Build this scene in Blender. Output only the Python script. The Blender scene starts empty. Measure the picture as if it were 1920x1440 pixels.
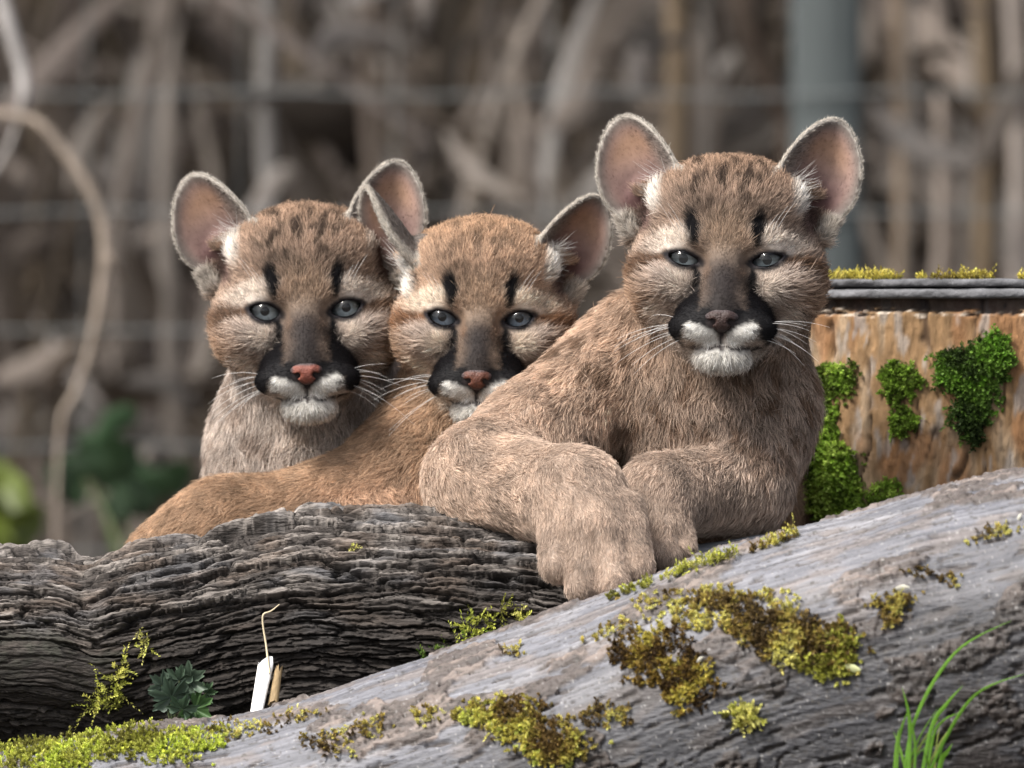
import bpy, math, random
import numpy as np
from mathutils import Vector, Matrix, Quaternion
from mathutils.kdtree import KDTree

# ---------------------------------------------------------------- camera, world, sun, exposure
# The scene is measured in "units" of 1/3000 m: x to the side, y away from the camera, z up, zero at the picture's middle in the
# plane of the cubs.  W() turns units into metres.
UNIT = 1.0 / 3000.0
DIST = 8.0
Z0 = 0.60
DU = DIST / UNIT

scene = bpy.context.scene
cam_data = bpy.data.cameras.new('camera')
cam = bpy.data.objects.new('camera', cam_data)
scene.collection.objects.link(cam)
cam.location = (0, -DIST, Z0)
cam.rotation_euler = (math.radians(90), 0, 0)
cam_data.sensor_width = 36
cam_data.lens = 36 * DIST / (1920 * UNIT)
cam_data.clip_start = 0.1
cam_data.clip_end = 500
cam_data.dof.use_dof = True
cam_data.dof.focus_distance = DIST - 0.07
cam_data.dof.aperture_fstop = cam_data.lens / 42.0
scene.camera = cam

SUN_ELEV, SUN_AZ = 50.0, -128.0       # azimuth measured from the view direction (+y) towards +x; light comes from there
world = bpy.data.worlds.new('World')
scene.world = world
world.use_nodes = True
_nt = world.node_tree
_bg = _nt.nodes['Background']
_sky = _nt.nodes.new('ShaderNodeTexSky')
_sky.sky_type = 'NISHITA'
_sky.sun_disc = False
_sky.sun_elevation = math.radians(SUN_ELEV)
_sky.sun_rotation = math.radians(SUN_AZ)
_sky.air_density = 1.0
_sky.dust_density = 4.0
_sky.ozone_density = 0.6
_hs = _nt.nodes.new('ShaderNodeHueSaturation')          # thin cloud: the same sky with less blue in it
_hs.inputs['Saturation'].default_value = 0.45
_nt.links.new(_sky.outputs[0], _hs.inputs['Color'])
_nt.links.new(_hs.outputs[0], _bg.inputs[0])
_bg.inputs[1].default_value = 0.065

sun_data = bpy.data.lights.new('sun', 'SUN')
sun = bpy.data.objects.new('sun', sun_data)
scene.collection.objects.link(sun)
sun_data.energy = 1.5
sun_data.angle = math.radians(16)
sun_data.color = (1.0, 0.965, 0.92)
_e, _a = math.radians(SUN_ELEV), math.radians(SUN_AZ)
_to = Vector((math.sin(_a) * math.cos(_e), math.cos(_a) * math.cos(_e), math.sin(_e)))
sun.rotation_euler = _to.to_track_quat('Z', 'Y').to_euler()

scene.view_settings.view_transform = 'Standard'
scene.view_settings.look = 'None'
scene.view_settings.gamma = 1.0
scene.view_settings.use_curve_mapping = False
scene.view_settings.exposure = 2.1
scene.render.engine = 'CYCLES'
scene.cycles.max_bounces = 8
scene.cycles.diffuse_bounces = 3
scene.cycles.glossy_bounces = 4
scene.cycles.transmission_bounces = 6
scene.cycles.transparent_max_bounces = 6
scene.cycles_curves.shape = 'RIBBONS'
scene.cycles_curves.subdivisions = 1
scene.cycles.use_denoising = True

rng = np.random.default_rng(11)
random.seed(5)

# ---------------------------------------------------------------- helpers
def G(px, py, Y=0.0):
    """picture-sized measurements at depth Y (units) -> units"""
    f = 1.0 + Y / DU
    return np.array([(px - 960.0) * f, Y, (720.0 - py) * f])

def to_px(P):
    f = 1.0 + P[..., 1] / DU
    return np.stack([P[..., 0] / f + 960.0, 720.0 - P[..., 2] / f], -1)

def W(P):
    P = np.asarray(P, dtype=np.float64) * UNIT
    P = P.copy()
    P[..., 2] += Z0
    return P

def tag(o, label=None, cat=None, group=None, kind=None):
    if label: o['label'] = label
    if cat: o['category'] = cat
    if group: o['group'] = group
    if kind: o['kind'] = kind
    return o

def link(o, parent=None):
    scene.collection.objects.link(o)
    if parent is not None:
        o.parent = parent
        o.matrix_parent_inverse = parent.matrix_world.inverted() if False else Matrix.Translation(-Vector(parent.location))
    return o

def empty(name, loc):
    o = bpy.data.objects.new(name, None)
    o.empty_display_size = 0.02
    o.location = loc
    scene.collection.objects.link(o)
    return o

def mesh_np(name, V, F, mat=None, parent=None, smooth=True, col=None, extra=None):
    """V metres (n,3); F (m,3) or (m,4) int array, or a list of such arrays"""
    me = bpy.data.meshes.new(name)
    Fs = F if isinstance(F, list) else [F]
    V = np.asarray(V, np.float32)
    me.vertices.add(len(V)); me.vertices.foreach_set('co', V.ravel())
    tot = np.concatenate([np.full(len(f), f.shape[1], np.int32) for f in Fs])
    idx = np.concatenate([np.asarray(f, np.int32).ravel() for f in Fs])
    st = np.concatenate([[0], np.cumsum(tot)[:-1]]).astype(np.int32)
    me.loops.add(len(idx)); me.loops.foreach_set('vertex_index', idx)
    me.polygons.add(len(tot)); me.polygons.foreach_set('loop_start', st)
    me.polygons.foreach_set('loop_total', tot)
    if smooth:
        me.polygons.foreach_set('use_smooth', np.ones(len(tot), bool))
    me.update(calc_edges=True); me.validate()
    if col is not None:
        a = me.attributes.new('col', 'FLOAT_COLOR', 'POINT')
        c = np.ones((len(V), 4), np.float32); c[:, :3] = col
        a.data.foreach_set('color', c.ravel())
    for k, v in (extra or {}).items():
        a = me.attributes.new(k, 'FLOAT', 'POINT')
        a.data.foreach_set('value', np.asarray(v, np.float32))
    if mat: me.materials.append(mat)
    o = bpy.data.objects.new(name, me)
    return link(o, parent)

def sstep(a, b, x):
    t = np.clip((x - a) / (b - a), 0, 1)
    return t * t * (3 - 2 * t)

def mix(a, b, t):
    return a + (np.asarray(b) - a) * t[..., None]

_perm = np.random.default_rng(3).permutation(256).astype(np.int32)
_perm = np.concatenate([_perm, _perm, _perm])
_grad = np.random.default_rng(4).normal(size=(256, 3)).astype(np.float32)
_grad /= np.linalg.norm(_grad, axis=1, keepdims=True)

def noise(P, f=1.0, seed=0):
    """gradient noise, about -0.7..0.7; f scalar or 3 frequencies"""
    P = np.asarray(P, np.float32) * np.asarray(f, np.float32) + np.float32(seed * 17.31)
    i = np.floor(P).astype(np.int32); t = P - i; i &= 255
    u = t * t * t * (t * (t * 6 - 15) + 10)
    out = 0
    for dx in (0, 1):
        wx = u[:, 0] if dx else 1 - u[:, 0]
        a = _perm[i[:, 0] + dx]
        for dy in (0, 1):
            wy = u[:, 1] if dy else 1 - u[:, 1]
            b = _perm[a + i[:, 1] + dy]
            for dz in (0, 1):
                wz = u[:, 2] if dz else 1 - u[:, 2]
                g = _grad[_perm[b + i[:, 2] + dz]]
                d = g[:, 0] * (t[:, 0] - dx) + g[:, 1] * (t[:, 1] - dy) + g[:, 2] * (t[:, 2] - dz)
                out = out + wx * wy * wz * d
    return out * 1.5

def fbm(P, f=1.0, oct=3, seed=0, gain=0.5):
    f = np.asarray(f, np.float32); a = 1.0; out = 0
    for k in range(oct):
        out = out + a * noise(P, f, seed + k * 7); f = f * 2.03; a *= gain
    return out

# ---------------------------------------------------------------- materials
def new_mat(name):
    m = bpy.data.materials.new(name); m.use_nodes = True
    nt = m.node_tree
    b = nt.nodes['Principled BSDF']
    return m, nt, b

def attr_mat(name, rough=0.7, spec=0.3, bump=0.0, bump_scale=300.0, var=0.25, noise_scale=60.0, stretch=None, sheen=0.0, transl=0.0):
    """colour from the vertex attribute 'col', with fine noise and bump"""
    m, nt, b = new_mat(name)
    N, L = nt.nodes, nt.links
    at = N.new('ShaderNodeAttribute'); at.attribute_name = 'col'
    tc = N.new('ShaderNodeTexCoord')
    mp = N.new('ShaderNodeMapping')
    L.new(tc.outputs['Object'], mp.inputs[0])
    if stretch: mp.inputs['Scale'].default_value = stretch
    nz = N.new('ShaderNodeTexNoise'); nz.inputs['Scale'].default_value = noise_scale; nz.inputs['Detail'].default_value = 6
    L.new(mp.outputs[0], nz.inputs['Vector'])
    mr = N.new('ShaderNodeMapRange')
    mr.inputs[1].default_value = 0.25; mr.inputs[2].default_value = 0.75
    mr.inputs[3].default_value = 1 - var; mr.inputs[4].default_value = 1 + var
    L.new(nz.outputs[0], mr.inputs[0])
    mu = N.new('ShaderNodeVectorMath'); mu.operation = 'SCALE'
    L.new(at.outputs['Color'], mu.inputs[0]); L.new(mr.outputs[0], mu.inputs['Scale'])
    L.new(mu.outputs[0], b.inputs['Base Color'])
    b.inputs['Roughness'].default_value = rough
    b.inputs['Specular IOR Level'].default_value = spec
    if sheen: b.inputs['Sheen Weight'].default_value = sheen
    if bump:
        n2 = N.new('ShaderNodeTexNoise'); n2.inputs['Scale'].default_value = bump_scale; n2.inputs['Detail'].default_value = 5
        L.new(mp.outputs[0], n2.inputs['Vector'])
        bp = N.new('ShaderNodeBump'); bp.inputs['Strength'].default_value = bump; bp.inputs['Distance'].default_value = 0.002
        L.new(n2.outputs[0], bp.inputs['Height']); L.new(bp.outputs[0], b.inputs['Normal'])
    if transl:
        tr = N.new('ShaderNodeBsdfTranslucent'); L.new(mu.outputs[0], tr.inputs[0])
        mx = N.new('ShaderNodeMixShader'); mx.inputs[0].default_value = transl
        out = N['Material Output']
        L.new(b.outputs[0], mx.inputs[1]); L.new(tr.outputs[0], mx.inputs[2]); L.new(mx.outputs[0], out.inputs[0])
    return m

def plain_mat(name, col, rough=0.6, spec=0.4, var=0.15, scale=80.0, metallic=0.0):
    m, nt, b = new_mat(name)
    N, L = nt.nodes, nt.links
    nz = N.new('ShaderNodeTexNoise'); nz.inputs['Scale'].default_value = scale; nz.inputs['Detail'].default_value = 5
    rp = N.new('ShaderNodeValToRGB')
    rp.color_ramp.elements[0].position = 0.3; rp.color_ramp.elements[1].position = 0.7
    rp.color_ramp.elements[0].color = [c * (1 - var) for c in col] + [1]
    rp.color_ramp.elements[1].color = [min(1, c * (1 + var)) for c in col] + [1]
    L.new(nz.outputs[0], rp.inputs[0]); L.new(rp.outputs[0], b.inputs['Base Color'])
    b.inputs['Roughness'].default_value = rough
    b.inputs['Specular IOR Level'].default_value = spec
    b.inputs['Metallic'].default_value = metallic
    return m

def fur_mat(name, rough=0.35):
    m = bpy.data.materials.new(name); m.use_nodes = True
    nt = m.node_tree; N, L = nt.nodes, nt.links
    N.remove(N['Principled BSDF'])
    at = N.new('ShaderNodeAttribute'); at.attribute_name = 'col'
    hi = N.new('ShaderNodeHairInfo')
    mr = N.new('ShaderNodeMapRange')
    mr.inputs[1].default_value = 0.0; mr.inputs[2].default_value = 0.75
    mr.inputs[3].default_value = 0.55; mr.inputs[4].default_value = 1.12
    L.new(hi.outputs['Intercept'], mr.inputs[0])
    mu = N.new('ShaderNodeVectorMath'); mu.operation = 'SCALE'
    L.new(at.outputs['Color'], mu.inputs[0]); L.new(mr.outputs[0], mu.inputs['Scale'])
    d = N.new('ShaderNodeBsdfDiffuse'); L.new(mu.outputs[0], d.inputs[0])
    t = N.new('ShaderNodeBsdfTranslucent'); L.new(mu.outputs[0], t.inputs[0])
    m1 = N.new('ShaderNodeMixShader'); m1.inputs[0].default_value = 0.35
    L.new(d.outputs[0], m1.inputs[1]); L.new(t.outputs[0], m1.inputs[2])
    h = N.new('ShaderNodeBsdfHair'); h.component = 'Reflection'
    h.inputs['Color'].default_value = (0.9, 0.9, 0.95, 1)
    h.inputs['RoughnessU'].default_value = rough; h.inputs['RoughnessV'].default_value = 0.8
    m2 = N.new('ShaderNodeMixShader'); m2.inputs[0].default_value = 0.012
    L.new(m1.outputs[0], m2.inputs[1]); L.new(h.outputs[0], m2.inputs[2])
    L.new(m2.outputs[0], N['Material Output'].inputs[0])
    return m

# ---------------------------------------------------------------- implicit-surface modelling (units)
def sd_ell(P, c, r):
    q = (P - np.asarray(c, np.float32)) / np.asarray(r, np.float32)
    k0 = np.sqrt((q * q).sum(1)) + 1e-6
    q2 = q / np.asarray(r, np.float32)
    k1 = np.sqrt((q2 * q2).sum(1)) + 1e-9
    return k0 * (k0 - 1) / k1

def sd_cone(P, a, b, ra, rb):
    """capsule whose radius runs from ra to rb"""
    a = np.asarray(a, np.float32); b = np.asarray(b, np.float32)
    ab = b - a
    t = np.clip(((P - a) @ ab) / (ab @ ab), 0, 1)
    d = P - a - t[:, None] * ab
    return np.sqrt((d * d).sum(1)) - (ra + (rb - ra) * t)

def smin(a, b, k):
    h = np.maximum(k - np.abs(a - b), 0) / k
    return np.minimum(a, b) - h * h * k * 0.25

def smax(a, b, k):
    return -smin(-a, -b, k)

_CORN = [(0,0,0),(1,0,0),(0,1,0),(1,1,0),(0,0,1),(1,0,1),(0,1,1),(1,1,1)]
_EDGE = [(0,1),(2,3),(4,5),(6,7),(0,2),(1,3),(4,6),(5,7),(0,4),(1,5),(2,6),(3,7)]

def polygonise(sdf, lo, hi, h, B=8):
    lo = np.asarray(lo, np.float32); hi = np.asarray(hi, np.float32)
    nb = np.ceil((hi - lo) / (h * B)).astype(int)
    n = nb * B
    bi = np.stack(np.meshgrid(*[np.arange(k) for k in nb], indexing='ij'), -1).reshape(-1, 3)
    bc = lo + (bi + 0.5) * (h * B)
    d = sdf(bc.astype(np.float32))
    near = np.abs(d) < h * B * 0.87 * 1.35 + 6
    F = np.empty(tuple(n), np.float32)
    Fb = F.reshape(nb[0], B, nb[1], B, nb[2], B)
    Fb[...] = np.sign(d).reshape(nb)[:, None, :, None, :, None] * 50.0
    sel = bi[near]
    off = np.stack(np.meshgrid(*[np.arange(B)] * 3, indexing='ij'), -1).reshape(-1, 3)
    CH = 1200
    for s in range(0, len(sel), CH):
        bb = sel[s:s + CH]
        pts = lo + (bb[:, None, :] * B + off[None]) * h
        v = sdf(pts.reshape(-1, 3).astype(np.float32)).reshape(len(bb), B, B, B)
        Fb[bb[:, 0], :, bb[:, 1], :, bb[:, 2], :] = v
    ins = F < 0
    cnt = np.zeros(tuple(n - 1), np.int8)
    for c in _CORN:
        cnt += ins[c[0]:n[0]-1+c[0], c[1]:n[1]-1+c[1], c[2]:n[2]-1+c[2]]
    cells = np.argwhere((cnt > 0) & (cnt < 8))
    vals = np.stack([F[cells[:, 0]+c[0], cells[:, 1]+c[1], cells[:, 2]+c[2]] for c in _CORN], 1)
    acc = np.zeros((len(cells), 3), np.float32); num = np.zeros(len(cells), np.float32)
    C = np.array(_CORN, np.float32)
    for a, b in _EDGE:
        va, vb = vals[:, a], vals[:, b]
        m = (va < 0) != (vb < 0)
        t = np.where(m, va / np.where(m, va - vb, 1), 0)
        acc += np.where(m[:, None], C[a] + t[:, None] * (C[b] - C[a]), 0); num += m
    V = lo + (cells + acc / num[:, None]) * h
    idm = np.full(tuple(n - 1), -1, np.int32)
    idm[cells[:, 0], cells[:, 1], cells[:, 2]] = np.arange(len(cells))
    faces = []
    for ax in range(3):
        sl0 = [slice(None)] * 3; sl1 = [slice(None)] * 3
        sl0[ax] = slice(0, -1); sl1[ax] = slice(1, None)
        ch = ins[tuple(sl0)] != ins[tuple(sl1)]
        e = np.argwhere(ch)
        o1, o2 = [(1, 2), (2, 0), (0, 1)][ax]
        ok = (e[:, o1] > 0) & (e[:, o2] > 0) & (e[:, o1] < n[o1] - 1) & (e[:, o2] < n[o2] - 1)
        e = e[ok]
        q = []
        for d1, d2 in ((1, 1), (0, 1), (0, 0), (1, 0)):
            k = e.copy(); k[:, o1] -= d1; k[:, o2] -= d2
            q.append(idm[k[:, 0], k[:, 1], k[:, 2]])
        q = np.stack(q, 1)
        flip = ~ins[e[:, 0], e[:, 1], e[:, 2]]
        q[flip] = q[flip][:, ::-1]
        faces.append(q)
    return V.astype(np.float64), np.concatenate(faces)

def vnormals(V, F):
    n = np.cross(V[F[:, 2]] - V[F[:, 0]], V[F[:, 3]] - V[F[:, 1]]) if F.shape[1] == 4 else np.cross(V[F[:, 1]] - V[F[:, 0]], V[F[:, 2]] - V[F[:, 0]])
    out = np.zeros_like(V)
    for k in range(F.shape[1]):
        for c in range(3):
            out[:, c] += np.bincount(F[:, k], n[:, c], len(V))
    return out / (np.linalg.norm(out, axis=1, keepdims=True) + 1e-12)

def rot(yaw=0, pitch=0, roll=0):
    """head pose: roll about the view axis (positive leans the crown to +x), pitch (positive lifts the nose), yaw (positive turns the nose to +x)"""
    R = Matrix.Rotation(math.radians(roll), 3, 'Y') @ Matrix.Rotation(math.radians(yaw), 3, 'Z') @ Matrix.Rotation(math.radians(-pitch), 3, 'X')
    return np.array(R, np.float32)

# ---------------------------------------------------------------- puma cubs
def unitv(v):
    v = np.asarray(v, np.float64); return v / np.linalg.norm(v)

class Ear:
    def __init__(s, side, base, tip, face, a=80.0, curl=1.0, length=184.0):
        s.side = side
        s.B = np.asarray(base, np.float32)
        ev = unitv(np.asarray(tip, float) - np.asarray(base, float))
        nf = np.asarray(face, float); nf = unitv(nf - ev * (nf @ ev))
        eu = np.cross(ev, nf)
        if eu[0] * side < 0: eu = -eu
        s.ev, s.nf, s.eu = ev.astype(np.float32), nf.astype(np.float32), eu.astype(np.float32)
        s.a, s.b, s.vc, s.curl = a, length * 0.58, length * 0.42, curl
    def coords(s, P):
        q = P - s.B
        u, v, h = q @ s.eu, q @ s.ev, q @ s.nf
        w = (v - s.vc) / s.b
        a = s.a * (1 - 0.20 * np.clip(w, -1, 1))
        un = u / a
        ell = np.sqrt(un * un + w * w + 1e-6)
        h0 = s.curl * (46 * np.minimum(un * un, 1.6) - 16) + 10 * np.clip(w, 0, 1) ** 2 + 26 * np.clip(-w - .1, 0, 1) ** 2
        slope = s.curl * 92 * np.abs(un) / a
        return un, w, ell, (h - h0) / np.sqrt(1 + slope * slope)
    def sdf(s, P):
        un, w, ell, sh = s.coords(P)
        t = 6.0 + 5.0 * np.clip(-w, 0, 1)
        return smax(np.abs(sh) - t, (ell - 1) * s.a * 0.95, 7)

class Head:
    """a cub's head in its own frame: between the eyes is zero, -y looks out of the face"""
    def __init__(s, pos, scale, R, eye_h, ears, fat=1.0):
        s.pos, s.scale, s.R, s.eye_h, s.fat = np.asarray(pos, np.float32), scale, R, eye_h, fat
        s.ears = ears
    def local(s, P): return ((P - s.pos) @ s.R) / s.scale
    def world(s, Q): return (np.asarray(Q, np.float64) * s.scale) @ s.R.T.astype(np.float64) + s.pos
    def almond(s, x, z):
        """signed distance-like value of the eye openings; x is mirrored"""
        ca, sa = math.cos(math.radians(12)), math.sin(math.radians(12))
        dx, dz = np.abs(x) - 78, z
        u, v = dx * ca + dz * sa, -dx * sa + dz * ca
        w, hh = 30.0, s.eye_h
        Rr = (w * w + hh * hh) / (2 * hh)
        hu = hh * .80; Ru = (w * w + hu * hu) / (2 * hu)
        return np.maximum(np.hypot(u, v - (Rr - hh)) - Rr, np.hypot(u, v + (Ru - hu)) - Ru)
    def sdf(s, P):
        Q = s.local(P)
        M = Q.copy(); M[:, 0] = np.abs(Q[:, 0])
        d = sd_ell(Q, (0, 150, 40), (158, 158, 154))
        d = smin(d, sd_ell(M, (48, 95, 110), (85, 85, 62)), 45)
        d = smin(d, sd_ell(M, (97, 114, -34), (80, 92, 80)), 50)
        d = smin(d, sd_ell(Q, (0, 50, -122), (98, 112, 66)), 45)
        d = smin(d, sd_cone(Q, (0, 48, 16), (0, -58, -86), 38, 34), 28)
        d = smin(d, sd_ell(M, (64, 40, 33), (46, 42, 25)), 24)
        d = smin(d, sd_ell(M, (98, 42, -42), (40, 40, 26)), 30)
        d = smin(d, sd_ell(Q, (0, -26, -114), (84, 66, 46)), 26)
        d = smin(d, sd_ell(M, (45, -54, -132), (54, 42, 33)), 12)
        d = smin(d, sd_ell(Q, (0, -38, -184), (53, 45, 29)), 20)
        d = smin(d, sd_ell(Q, (0, -78, -108), (34, 22, 24)), 10)
        # philtrum and mouth line
        d = smax(d, -sd_cone(Q, (0, -104, -136), (0, -98, -166), 3.5, 4.5), 5)
        d = smax(d, -sd_cone(M, (0, -92, -168), (36, -84, -172), 4.5, 4.5), 5)
        d = smax(d, -sd_cone(M, (36, -84, -172), (74, -40, -162), 4.5, 5), 5)
        # sockets, lids, opening
        d = smax(d, -sd_ell(M, (70, -6, -6), (34, 22, 22)), 22)
        d = smin(d, sd_ell(M, (78, 37, 0), (40, 38, 38)), 12)
        al = s.almond(Q[:, 0], Q[:, 2])
        d = smax(d, -np.maximum(al, Q[:, 1] - 44), 4)
        for e in s.ears:
            de = smin(sd_ell(Q, e.B + e.ev * 8 - e.nf * 26, (58, 44, 50)), e.sdf(Q), 16)
            d = smin(d, de, 20)
            # fold at the outer edge of the ear's root
            d = smin(d, sd_cone(Q, e.B + e.eu * 56 + e.nf * 20 - e.ev * 2, e.B + e.eu * 56 + e.nf * 22 - e.ev * 34, 13, 13), 14)
            d = smax(d, -sd_ell(Q, e.B + e.nf * 24 + e.ev * 4 + e.eu * 22, (30, 22, 34)), 16)
        return d * s.scale

def ellm(x, z, cx, cz, rx, rz, ang=0.0, soft=0.35):
    """soft elliptical mask"""
    c, sn = math.cos(math.radians(ang)), math.sin(math.radians(ang))
    dx, dz = x - cx, z - cz
    u, v = (dx * c + dz * sn) / rx, (-dx * sn + dz * c) / rz
    return 1 - sstep(1 - soft, 1 + soft, np.sqrt(u * u + v * v))

def segm(x, z, a, b, ra, rb, soft=5.0):
    ax, az = a; bx, bz = b
    dx, dz = bx - ax, bz - az
    t = np.clip(((x - ax) * dx + (z - az) * dz) / (dx * dx + dz * dz), 0, 1)
    d = np.hypot(x - ax - t * dx, z - az - t * dz) - (ra + (rb - ra) * t)
    return 1 - sstep(-soft, soft, d)

def head_coat(H, Q, pal):
    """coat colour, hair length, hair density, hair lift for points Q of a head's own frame"""
    n = len(Q)
    Qn = Q.astype(np.float32)
    wob = np.stack([noise(Qn, 1 / 22., 1), noise(Qn, 1 / 22., 2)], 1) * 5 + np.stack([noise(Qn, 1 / 9., 3), noise(Qn, 1 / 9., 4)], 1) * 3.5
    x, y, z = np.abs(Q[:, 0]) + wob[:, 0], Q[:, 1], Q[:, 2] + wob[:, 1]
    xs = Q[:, 0] + wob[:, 0]
    front = 1 - sstep(120, 190, y)
    col = np.tile(np.asarray(pal['tan'], np.float64), (n, 1))
    big = fbm(Qn, 1 / 70., 2, 9)
    col *= (1 + 0.35 * big)[:, None]
    L = np.full(n, 15.0); dens = np.ones(n); lift = np.full(n, 0.42)
    # crown: warmer, then dark streaks
    col = mix(col, pal['rufous'], sstep(80, 190, z) * 0.7)
    st = fbm(np.stack([Q[:, 0], Q[:, 1] * .45, Q[:, 2] * .45], 1).astype(np.float32), 1 / 17., 2, 5)
    zone = sstep(62, 120, z) * (1 - sstep(60, 105, x))
    streak = sstep(0.02, 0.22, st + 0.16 * np.cos(xs / 26 * math.pi) - .05) * zone * pal['streak']
    streak = np.maximum(streak, sstep(-.1, 0.2, st + .1) * segm(xs, z, (0, 36), (3, 190), 3, 9, 6) * .7 * pal['streak'])
    streak = np.maximum(streak, segm(x, z, (22, 62), (34, 128), 3, 6, 5) * sstep(-.2, .2, st) * .6 * pal['streak'])
    col = mix(col, pal['dark'], np.clip(streak, 0, 1) * 0.85)
    # forehead between the brow marks, paler
    col = mix(col, pal['buff'], ellm(xs, z, 0, 42, 44, 40, 0, .6) * 0.55 * front)
    # pale spot above the eye, pale patch under it
    col = mix(col, pal['pale'], ellm(x, z, 98, 33, 50, 20, -20, .5) * 1.0 * front)
    col = mix(col, pal['greybuff'], ellm(x, z, 108, -48, 60, 38, -25, .5) * 0.95 * front)
    col = mix(col, pal['pale'], ellm(x, z, 82, -50, 22, 26, -10, .6) * 0.75 * front)
    # line drawn back from the outer corner of the eye, ochre cheek
    col = mix(col, pal['brown'], segm(x, z, (108, 8), (186, -30), 8, 18, 8) * 0.95 * front)
    col = mix(col, pal['ochre'], ellm(x, z, 158, -78, 42, 40, 0, .7) * 0.7 * front)
    col = mix(col, pal['brown'], segm(x, z, (112, -104), (180, -120), 8, 18, 12) * 0.5 * front)
    # pale border round the dark of the muzzle
    col = mix(col, pal['pale'], segm(x, z, (122, -92), (108, -168), 16, 20, 9) * 0.9 * front)
    # bridge of the nose and the dark of the muzzle
    col = mix(col, pal['bridge'], segm(x, z, (0, -42), (0, -98), 27, 42, 26) * 0.96 * front)
    col = mix(col, np.array((.030, .023, .021)), ellm(x, z, 0, -34, 42, 46, 0, .75) * .85 * front)
    col = mix(col, pal['brown'], segm(x, z, (40, 10), (34, -30), 7, 9, 7) * 0.35 * front)
    k = np.maximum(segm(x, z, (55, -8), (50, -46), 5, 8, 5) * .9, segm(x, z, (50, -46), (58, -92), 9, 17, 7))
    k = np.maximum(k, segm(x, z, (58, -86), (86, -110), 19, 22, 9))
    k = np.maximum(k, segm(x, z, (88, -112), (87, -148), 21, 15, 8))
    k = np.maximum(k, segm(x, z, (30, -116), (62, -116), 18, 16, 6))
    k = k * (1 - sstep(2, 40, y + .35 * (z + 100)))
    k = np.maximum(k, np.maximum(segm(x, z, (56, -8), (50, -40), 5, 8, 5) * .9, segm(x, z, (50, -40), (56, -90), 8, 15, 8) * .85) * (1 - sstep(44, 58, y)))
    col = mix(col, pal['black'], np.clip(k * 1.15, 0, 1) * front)
    # white lips with whisker rows
    wl = segm(x, z, (24, -151), (57, -138), 17, 14, 4)
    col = mix(col, pal['white'], wl * front)
    rows = segm(x, z, (56, -140), (90, -130), 2, 3, 3) + segm(x, z, (56, -153), (90, -150), 2.5, 5, 3)
    col = mix(col, pal['black'], np.clip(rows, 0, 1) * 0.9 * front)
    # chin
    col = mix(col, np.asarray(pal['pale']) * .8, ellm(x, z, 0, -180, 112, 40, 0, .4) * (1 - np.clip(k, 0, 1)) * (1 - wl) * (1 - sstep(60, 110, y)) * .8)
    ch = ellm(x, z, 0, -189, 62, 27, 0, .5) * (1 - sstep(60, 110, y))
    col = mix(col, np.asarray(pal['white']) * .82, np.clip(ch * (1 - wl), 0, 1) * .92)
    mouth = np.maximum(segm(x, z, (0, -138), (0, -170), 6, 5, 3), segm(x, z, (0, -168), (36, -173), 3.5, 3.5, 3))
    mouth = np.maximum(mouth, segm(x, z, (36, -173), (74, -163), 3.5, 2.5, 3))
    col = mix(col, (0.016, 0.012, 0.012), mouth * front)
    col = mix(col, pal['black'], segm(x, z, (10, -138), (32, -118), 7, 7, 4) * .9 * front)
    # brow marks
    bm = ellm(x, z, 58, 53, 13, 34, -5, .3)
    col = mix(col, pal['black'], bm * front)
    # lids
    al = H.almond(Q[:, 0], Q[:, 2])
    lid = (1 - sstep(5, 13, al)) * front
    col = mix(col, (0.012, 0.010, 0.012), lid)
    col = mix(col, (.014, .011, .012), segm(x, z, (50, -6), (42, -16), 6, 3, 4) * front)
    # hair length over the face
    muz = np.maximum(segm(x, z, (0, -20), (0, -90), 45, 50, 25), segm(x, z, (0, -120), (50, -130), 40, 50, 25)) * front
    L = L * (1 - muz) + 6.5 * muz
    L = np.where(front > .5, L + 14 * ellm(x, z, 175, -60, 60, 80, 0, .6), L)
    L = L + 16 * sstep(140, 240, y) + 1 * ch
    L = L + 6 * sstep(120, 180, z) * (1 - sstep(90, 130, x))
    near_eye = 1 - sstep(4, 36, al)
    L = L * (1 - .6 * mouth * front); L = L * (1 - .72 * near_eye * front); lift = lift - .18 * near_eye
    lift = lift - 0.12 * muz
    dens = np.where((al < 3.0) & (front > .5), 0, dens)
    # nose leather carries no hair
    nd = ellm(x, z, 0, -121, 28, 21, 0, .12) * (y < -70)
    dens = np.where(nd > .5, 0, dens)
    col = mix(col, (0.02, 0.015, 0.015), nd)
    dens = np.where((mouth > .6) & (y < 0), 0.15, dens)
    # ears
    tuft = np.zeros(n)
    for e in H.ears:
        un, w, ell, sh = e.coords(Q.astype(np.float32))
        q = Q - e.B
        v = q @ e.ev
        on = ((np.abs(sh) < 16) & (ell < 1.2) & (v > 8)) | ((ell < 1.12) & (v > 46) & (np.abs(sh) < 40))
        inside = on & (sh > 0) & (ell < .93)
        rim = on & ~inside
        skin = np.asarray(pal['earskin']) * (1 + .25 * noise(Qn, 1 / 30., 4))[:, None]
        skin = mix(skin, pal['earwarm'], sstep(-.1, .5, w) * (1 - sstep(.5, .9, ell)))
        skin = mix(skin, pal['eardeep'], sstep(.30, -.45, w) * (1 - sstep(.45, 1.0, np.abs(un + .05))))
        skin = mix(skin, np.asarray(pal['eargrey']) * .6, sstep(.70, .92, ell) * .9)
        skin = mix(skin, pal['eargrey'], sstep(.25, .75, -un) * .75)
        col = np.where(inside[:, None], skin, col)
        back = mix(np.tile(np.asarray(pal['eargrey'], float), (n, 1)), pal['earrim'], sstep(.86, 1.0, ell) * .9)
        back = mix(back, pal['dark'], (sstep(.1, .5, noise(Qn, 1 / 12., 8)) * .5) * (1 - sstep(.9, 1., ell)))
        col = np.where(rim[:, None], back, col)
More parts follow.
